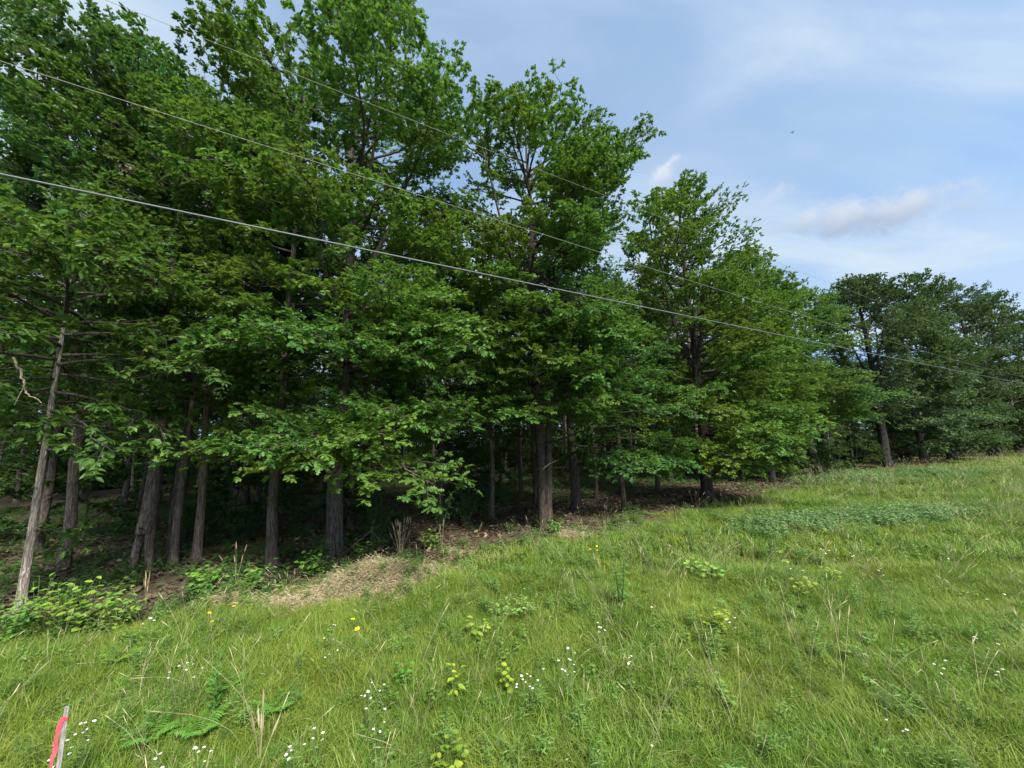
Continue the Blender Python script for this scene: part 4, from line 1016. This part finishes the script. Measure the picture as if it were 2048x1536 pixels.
split_plant('broadleaf_weed', 'dark green leafy weed left of the yellow-green seedling', 'weed', 805, 1375, 918, 6, .3, 'ovate', .09, 8, .16, .1, (.7, 1.1, .7))
for i, (px, py, h, tint, lab) in enumerate([
        (70, 1262, .62, (1.1, 1.2, .9), 'leafy bush hiding the foot of the pale leaning young tree'), (118, 1268, .6, (1.3, 1.2, .7), 'yellow-green bush first right of the leaning young tree'),
        (175, 1262, .55, (1.2, 1.2, .9), 'bush with a bronze top, second right of the leaning young tree'), (235, 1258, .5, (1.3, 1.25, 1), 'low bush third right of the leaning young tree'),
        (20, 1290, .5, (.9, 1.1, .9), 'dark green bush at the left frame edge'), (620, 1150, .42, (.85, 1.1, .8), 'leafy clump on the straw bank below the thick grey oak'),
        (645, 1115, .42, (.7, 1.0, .8), 'dark creeper at the left foot of the thick grey oak'), (720, 1118, .38, (.95, 1.2, .8), 'fresh green creeper at the right foot of the thick grey oak'),
        (860, 1098, .42, (1.3, 1.3, .9), 'light green seedling beside the dry grass clump'), (1110, 1072, .35, (.8, 1.05, .9), 'green creeper at the foot of the twin-stemmed oak'),
        (500, 1180, .36, (1.0, 1.15, .8), 'low green bush left of the straw covered bank'), (400, 1190, .36, (1.0, 1.15, .8), 'low green bush in front of the pale straight tree')]):
    split_plant('low_bush', lab, 'bush', px, py, 930 + i, 11, h, ('ovate', 'simple', 'round')[i % 3], .115, 9, .34, .05, tint, group='bushes at the wood edge')

def fern(label, px, py, seed, n=7, L=.27, tint=(.8, 1.0, .8)):
    rg = np.random.default_rng(seed); p = gp(px, py); root = thing('fern', (p.x, p.y, float(ground_z(p.x, p.y))), label, 'fern', 'ferns in the left foreground')
    for i in range(n):
        a = i * 2 * math.pi / n + rg.uniform(-.3, .3); u = np.linspace(0, 1, 7); l = L * rg.uniform(.75, 1.1)
        q = np.stack([np.cos(a) * l * u * .85, np.sin(a) * l * u * .85, .05 + l * (1.0 * u - .6 * u * u)], 1)
        mb = MB(); tube(mb, q, .0022 * (1 - .7 * u), 3, .4)
        k = 15; s = np.linspace(.15, .98, k); P = np.stack([np.interp(s, u, q[:, c]) for c in range(3)], 1); t = np.array([math.cos(a), math.sin(a), 0]); sd = np.array([-t[1], t[0], 0])
        for sg in (1, -1):
            D = sg * sd[None] + t[None] * .35 + rg.normal(0, .05, (k, 3)); put_leaves(mb, 'narrow', P, D, np.array([0, 0, 1.]) + rg.normal(0, .12, (k, 3)), l * .34 * (1 - s) ** .7 + .012, rg.uniform(0, .8, k), 0, 1.5)
        link('frond', mb.mesh('frond', [M['weed']]), root, None, tint)
fern('fern with arching fronds nearest the bottom edge at left', 297, 1500, 1)
fern('fern second from the stake, left of the daisies at the bottom', 395, 1490, 2)
fern('fern further right, under the middle of the left meadow', 555, 1440, 3, 6, .25)
fern('small fern behind the others in the left meadow', 450, 1402, 4, 6, .22)
fern('bright fern in the left meadow below the bushes', 245, 1335, 5, 7, .26, (1.3, 1.3, .8))

# dry grass clumps and a dead weed stalk
def dry_clump(label, px, py, seed, n, h, spread):
    rg = np.random.default_rng(seed); p = gp(px, py); mb, hd = MB(), MB()
    root = thing('dry_grass_clump', (p.x, p.y, float(ground_z(p.x, p.y))), label, 'grass clump', 'dry grass stalks at the wood edge')
    for i in range(n):
        a = rg.uniform(0, 6.28); r = spread * rg.uniform(0, 1); H = h * rg.uniform(.55, 1.1); u = np.linspace(0, 1, 5)
        q = np.stack([np.cos(a) * r * (.25 + u ** 1.6), np.sin(a) * r * (.25 + u ** 1.6), H * u - .02], 1); tube(mb, q, .0035 * (1 - .6 * u), 3, rg.uniform(0, .7))
        d = norm(q[-1] - q[-2]); e = np.stack([q[-1] + d * k for k in np.linspace(-.03, .13, 4)]); tube(hd, e, np.array([.002, .009, .007, .001]), 4, rg.uniform(0, .8))
    link('stalks', mb.mesh('stalks', [M['straw']]), root); link('seed_heads', hd.mesh('seed_heads', [M['straw']]), root)
dry_clump('tall tawny dry grass clump at the edge right of the thick grey oak', 800, 1112, 1, 26, .72, .16)
dry_clump('single long bent straw stalk beside the tawny grass clump', 818, 1112, 2, 1, .75, .35)
dry_clump('few thin dry stalks at the litter edge right of the tawny clump', 884, 1106, 3, 4, .66, .1)
dry_clump('sparse dry stalks in front of the dark wood at left', 472, 1172, 4, 5, .55, .25)
dry_clump('brown dry stalks in front of the hollow trunk', 292, 1212, 5, 7, .42, .12)
dry_clump('grey dead weed stalk near the bottom edge left of centre', 520, 1535, 6, 6, .42, .07)

# bluish weeds in one bank on the right
x = rng.normal(0, 1, 800); y = rng.normal(0, 1, 800)
ctr = [gp(1560, 1062), gp(1640, 1052), gp(1720, 1045), gp(1800, 1040), gp(1850, 1032)]
pts = np.concatenate([np.stack([c.x + rng.normal(0, .7, 62), c.y + rng.normal(0, .4, 62)], 1) for c in ctr])
p = np.stack([pts[:, 0], pts[:, 1], ground_z(pts[:, 0], pts[:, 1])], 1)
M['blue_weed'] = leaf_mat('blue_weed', (0.11, 0.215, 0.07), (0.20, 0.32, 0.12), (0.30, 0.40, 0.2), tint=False)
BLUE = [leafy(660 + k, 9, .30, 'simple', .085, 12, .28, .35, 'blue_weed') for k in range(3)]
scatter('bluish_weeds', p, rng.uniform(.7, 1.2, len(p)), rng.integers(0, 3, len(p)), BLUE, 'bank of pale bluish-green weeds in the right meadow', .15, 11)
pts = np.concatenate([np.stack([c.x + rng.normal(0, 2.0, 75), c.y + rng.normal(0, 1.0, 75)], 1) for c in (gp(1690, 965), gp(1770, 955), gp(1860, 948))])
p = np.stack([pts[:, 0], pts[:, 1], ground_z(pts[:, 0], pts[:, 1])], 1)
scatter('bluish_weeds', p, rng.uniform(.9, 1.5, len(p)), rng.integers(0, 3, len(p)), BLUE, 'low fresh green weeds before the dark open-crowned tree', .15, 12)

# tuft of dead leaves in the crown, and the small bird far up
mb = MB(); rg = np.random.default_rng(77); n = 60
a = rg.normal(0, 1, (n, 3)); put_leaves(mb, 'oak', a * [.12, .06, .035], rg.normal(0, 1, (n, 3)) + [0, 0, -.5], np.array([0, 0, 1.]) + rg.normal(0, .8, (n, 3)), .06, rg.uniform(.4, 1, n))
o = link('dead_leaves', mb.mesh('dead_leaves', [M['litter']])); o.location = at_t(256, 338, 6.6)
o['label'] = 'tuft of brown dead leaves caught in the branches at upper left'; o['category'] = 'leaves'
M['dark_feather'] = plain_mat('dark_feather', (0.03, 0.03, 0.035), .8)
b = thing('bird', at_t(1585, 265, 42), 'tiny dark bird flying alone in the open sky', 'bird', rz=.6)
mb = MB(); u = np.linspace(0, 1, 9); tube(mb, np.stack([(u - .5) * .30, 0 * u, .015 * np.sin(u * 3)], 1), .035 * np.sin(np.clip(u * 2.6 + .25, 0, 3.0)) + .006, 8)
link('body', mb.mesh('body', [M['dark_feather']], True), b)
for sg in (1, -1):
    mb = MB(); v = [(.06, 0, .01), (-.05, 0, .01), (.05, sg * .13, .07), (-.06, sg * .12, .06), (-.02, sg * .27, .03), (.06, 0, .018), (.05, sg * .13, .078)]
    mb.add(v, [(0, 1, 3), (0, 3, 2), (2, 3, 4), (5, 6, 2), (5, 2, 0), (6, 4, 2)]); link('wing', mb.mesh('wing', [M['dark_feather']]), b)
mb = MB(); mb.add([(-.12, .012, 0), (-.12, -.012, 0), (-.22, .035, 0), (-.22, -.035, 0), (-.16, 0, .008)], [(0, 2, 4), (1, 4, 3), (2, 3, 4), (0, 4, 1), (0, 1, 3), (0, 3, 2)]); link('tail', mb.mesh('tail', [M['dark_feather']]), b)
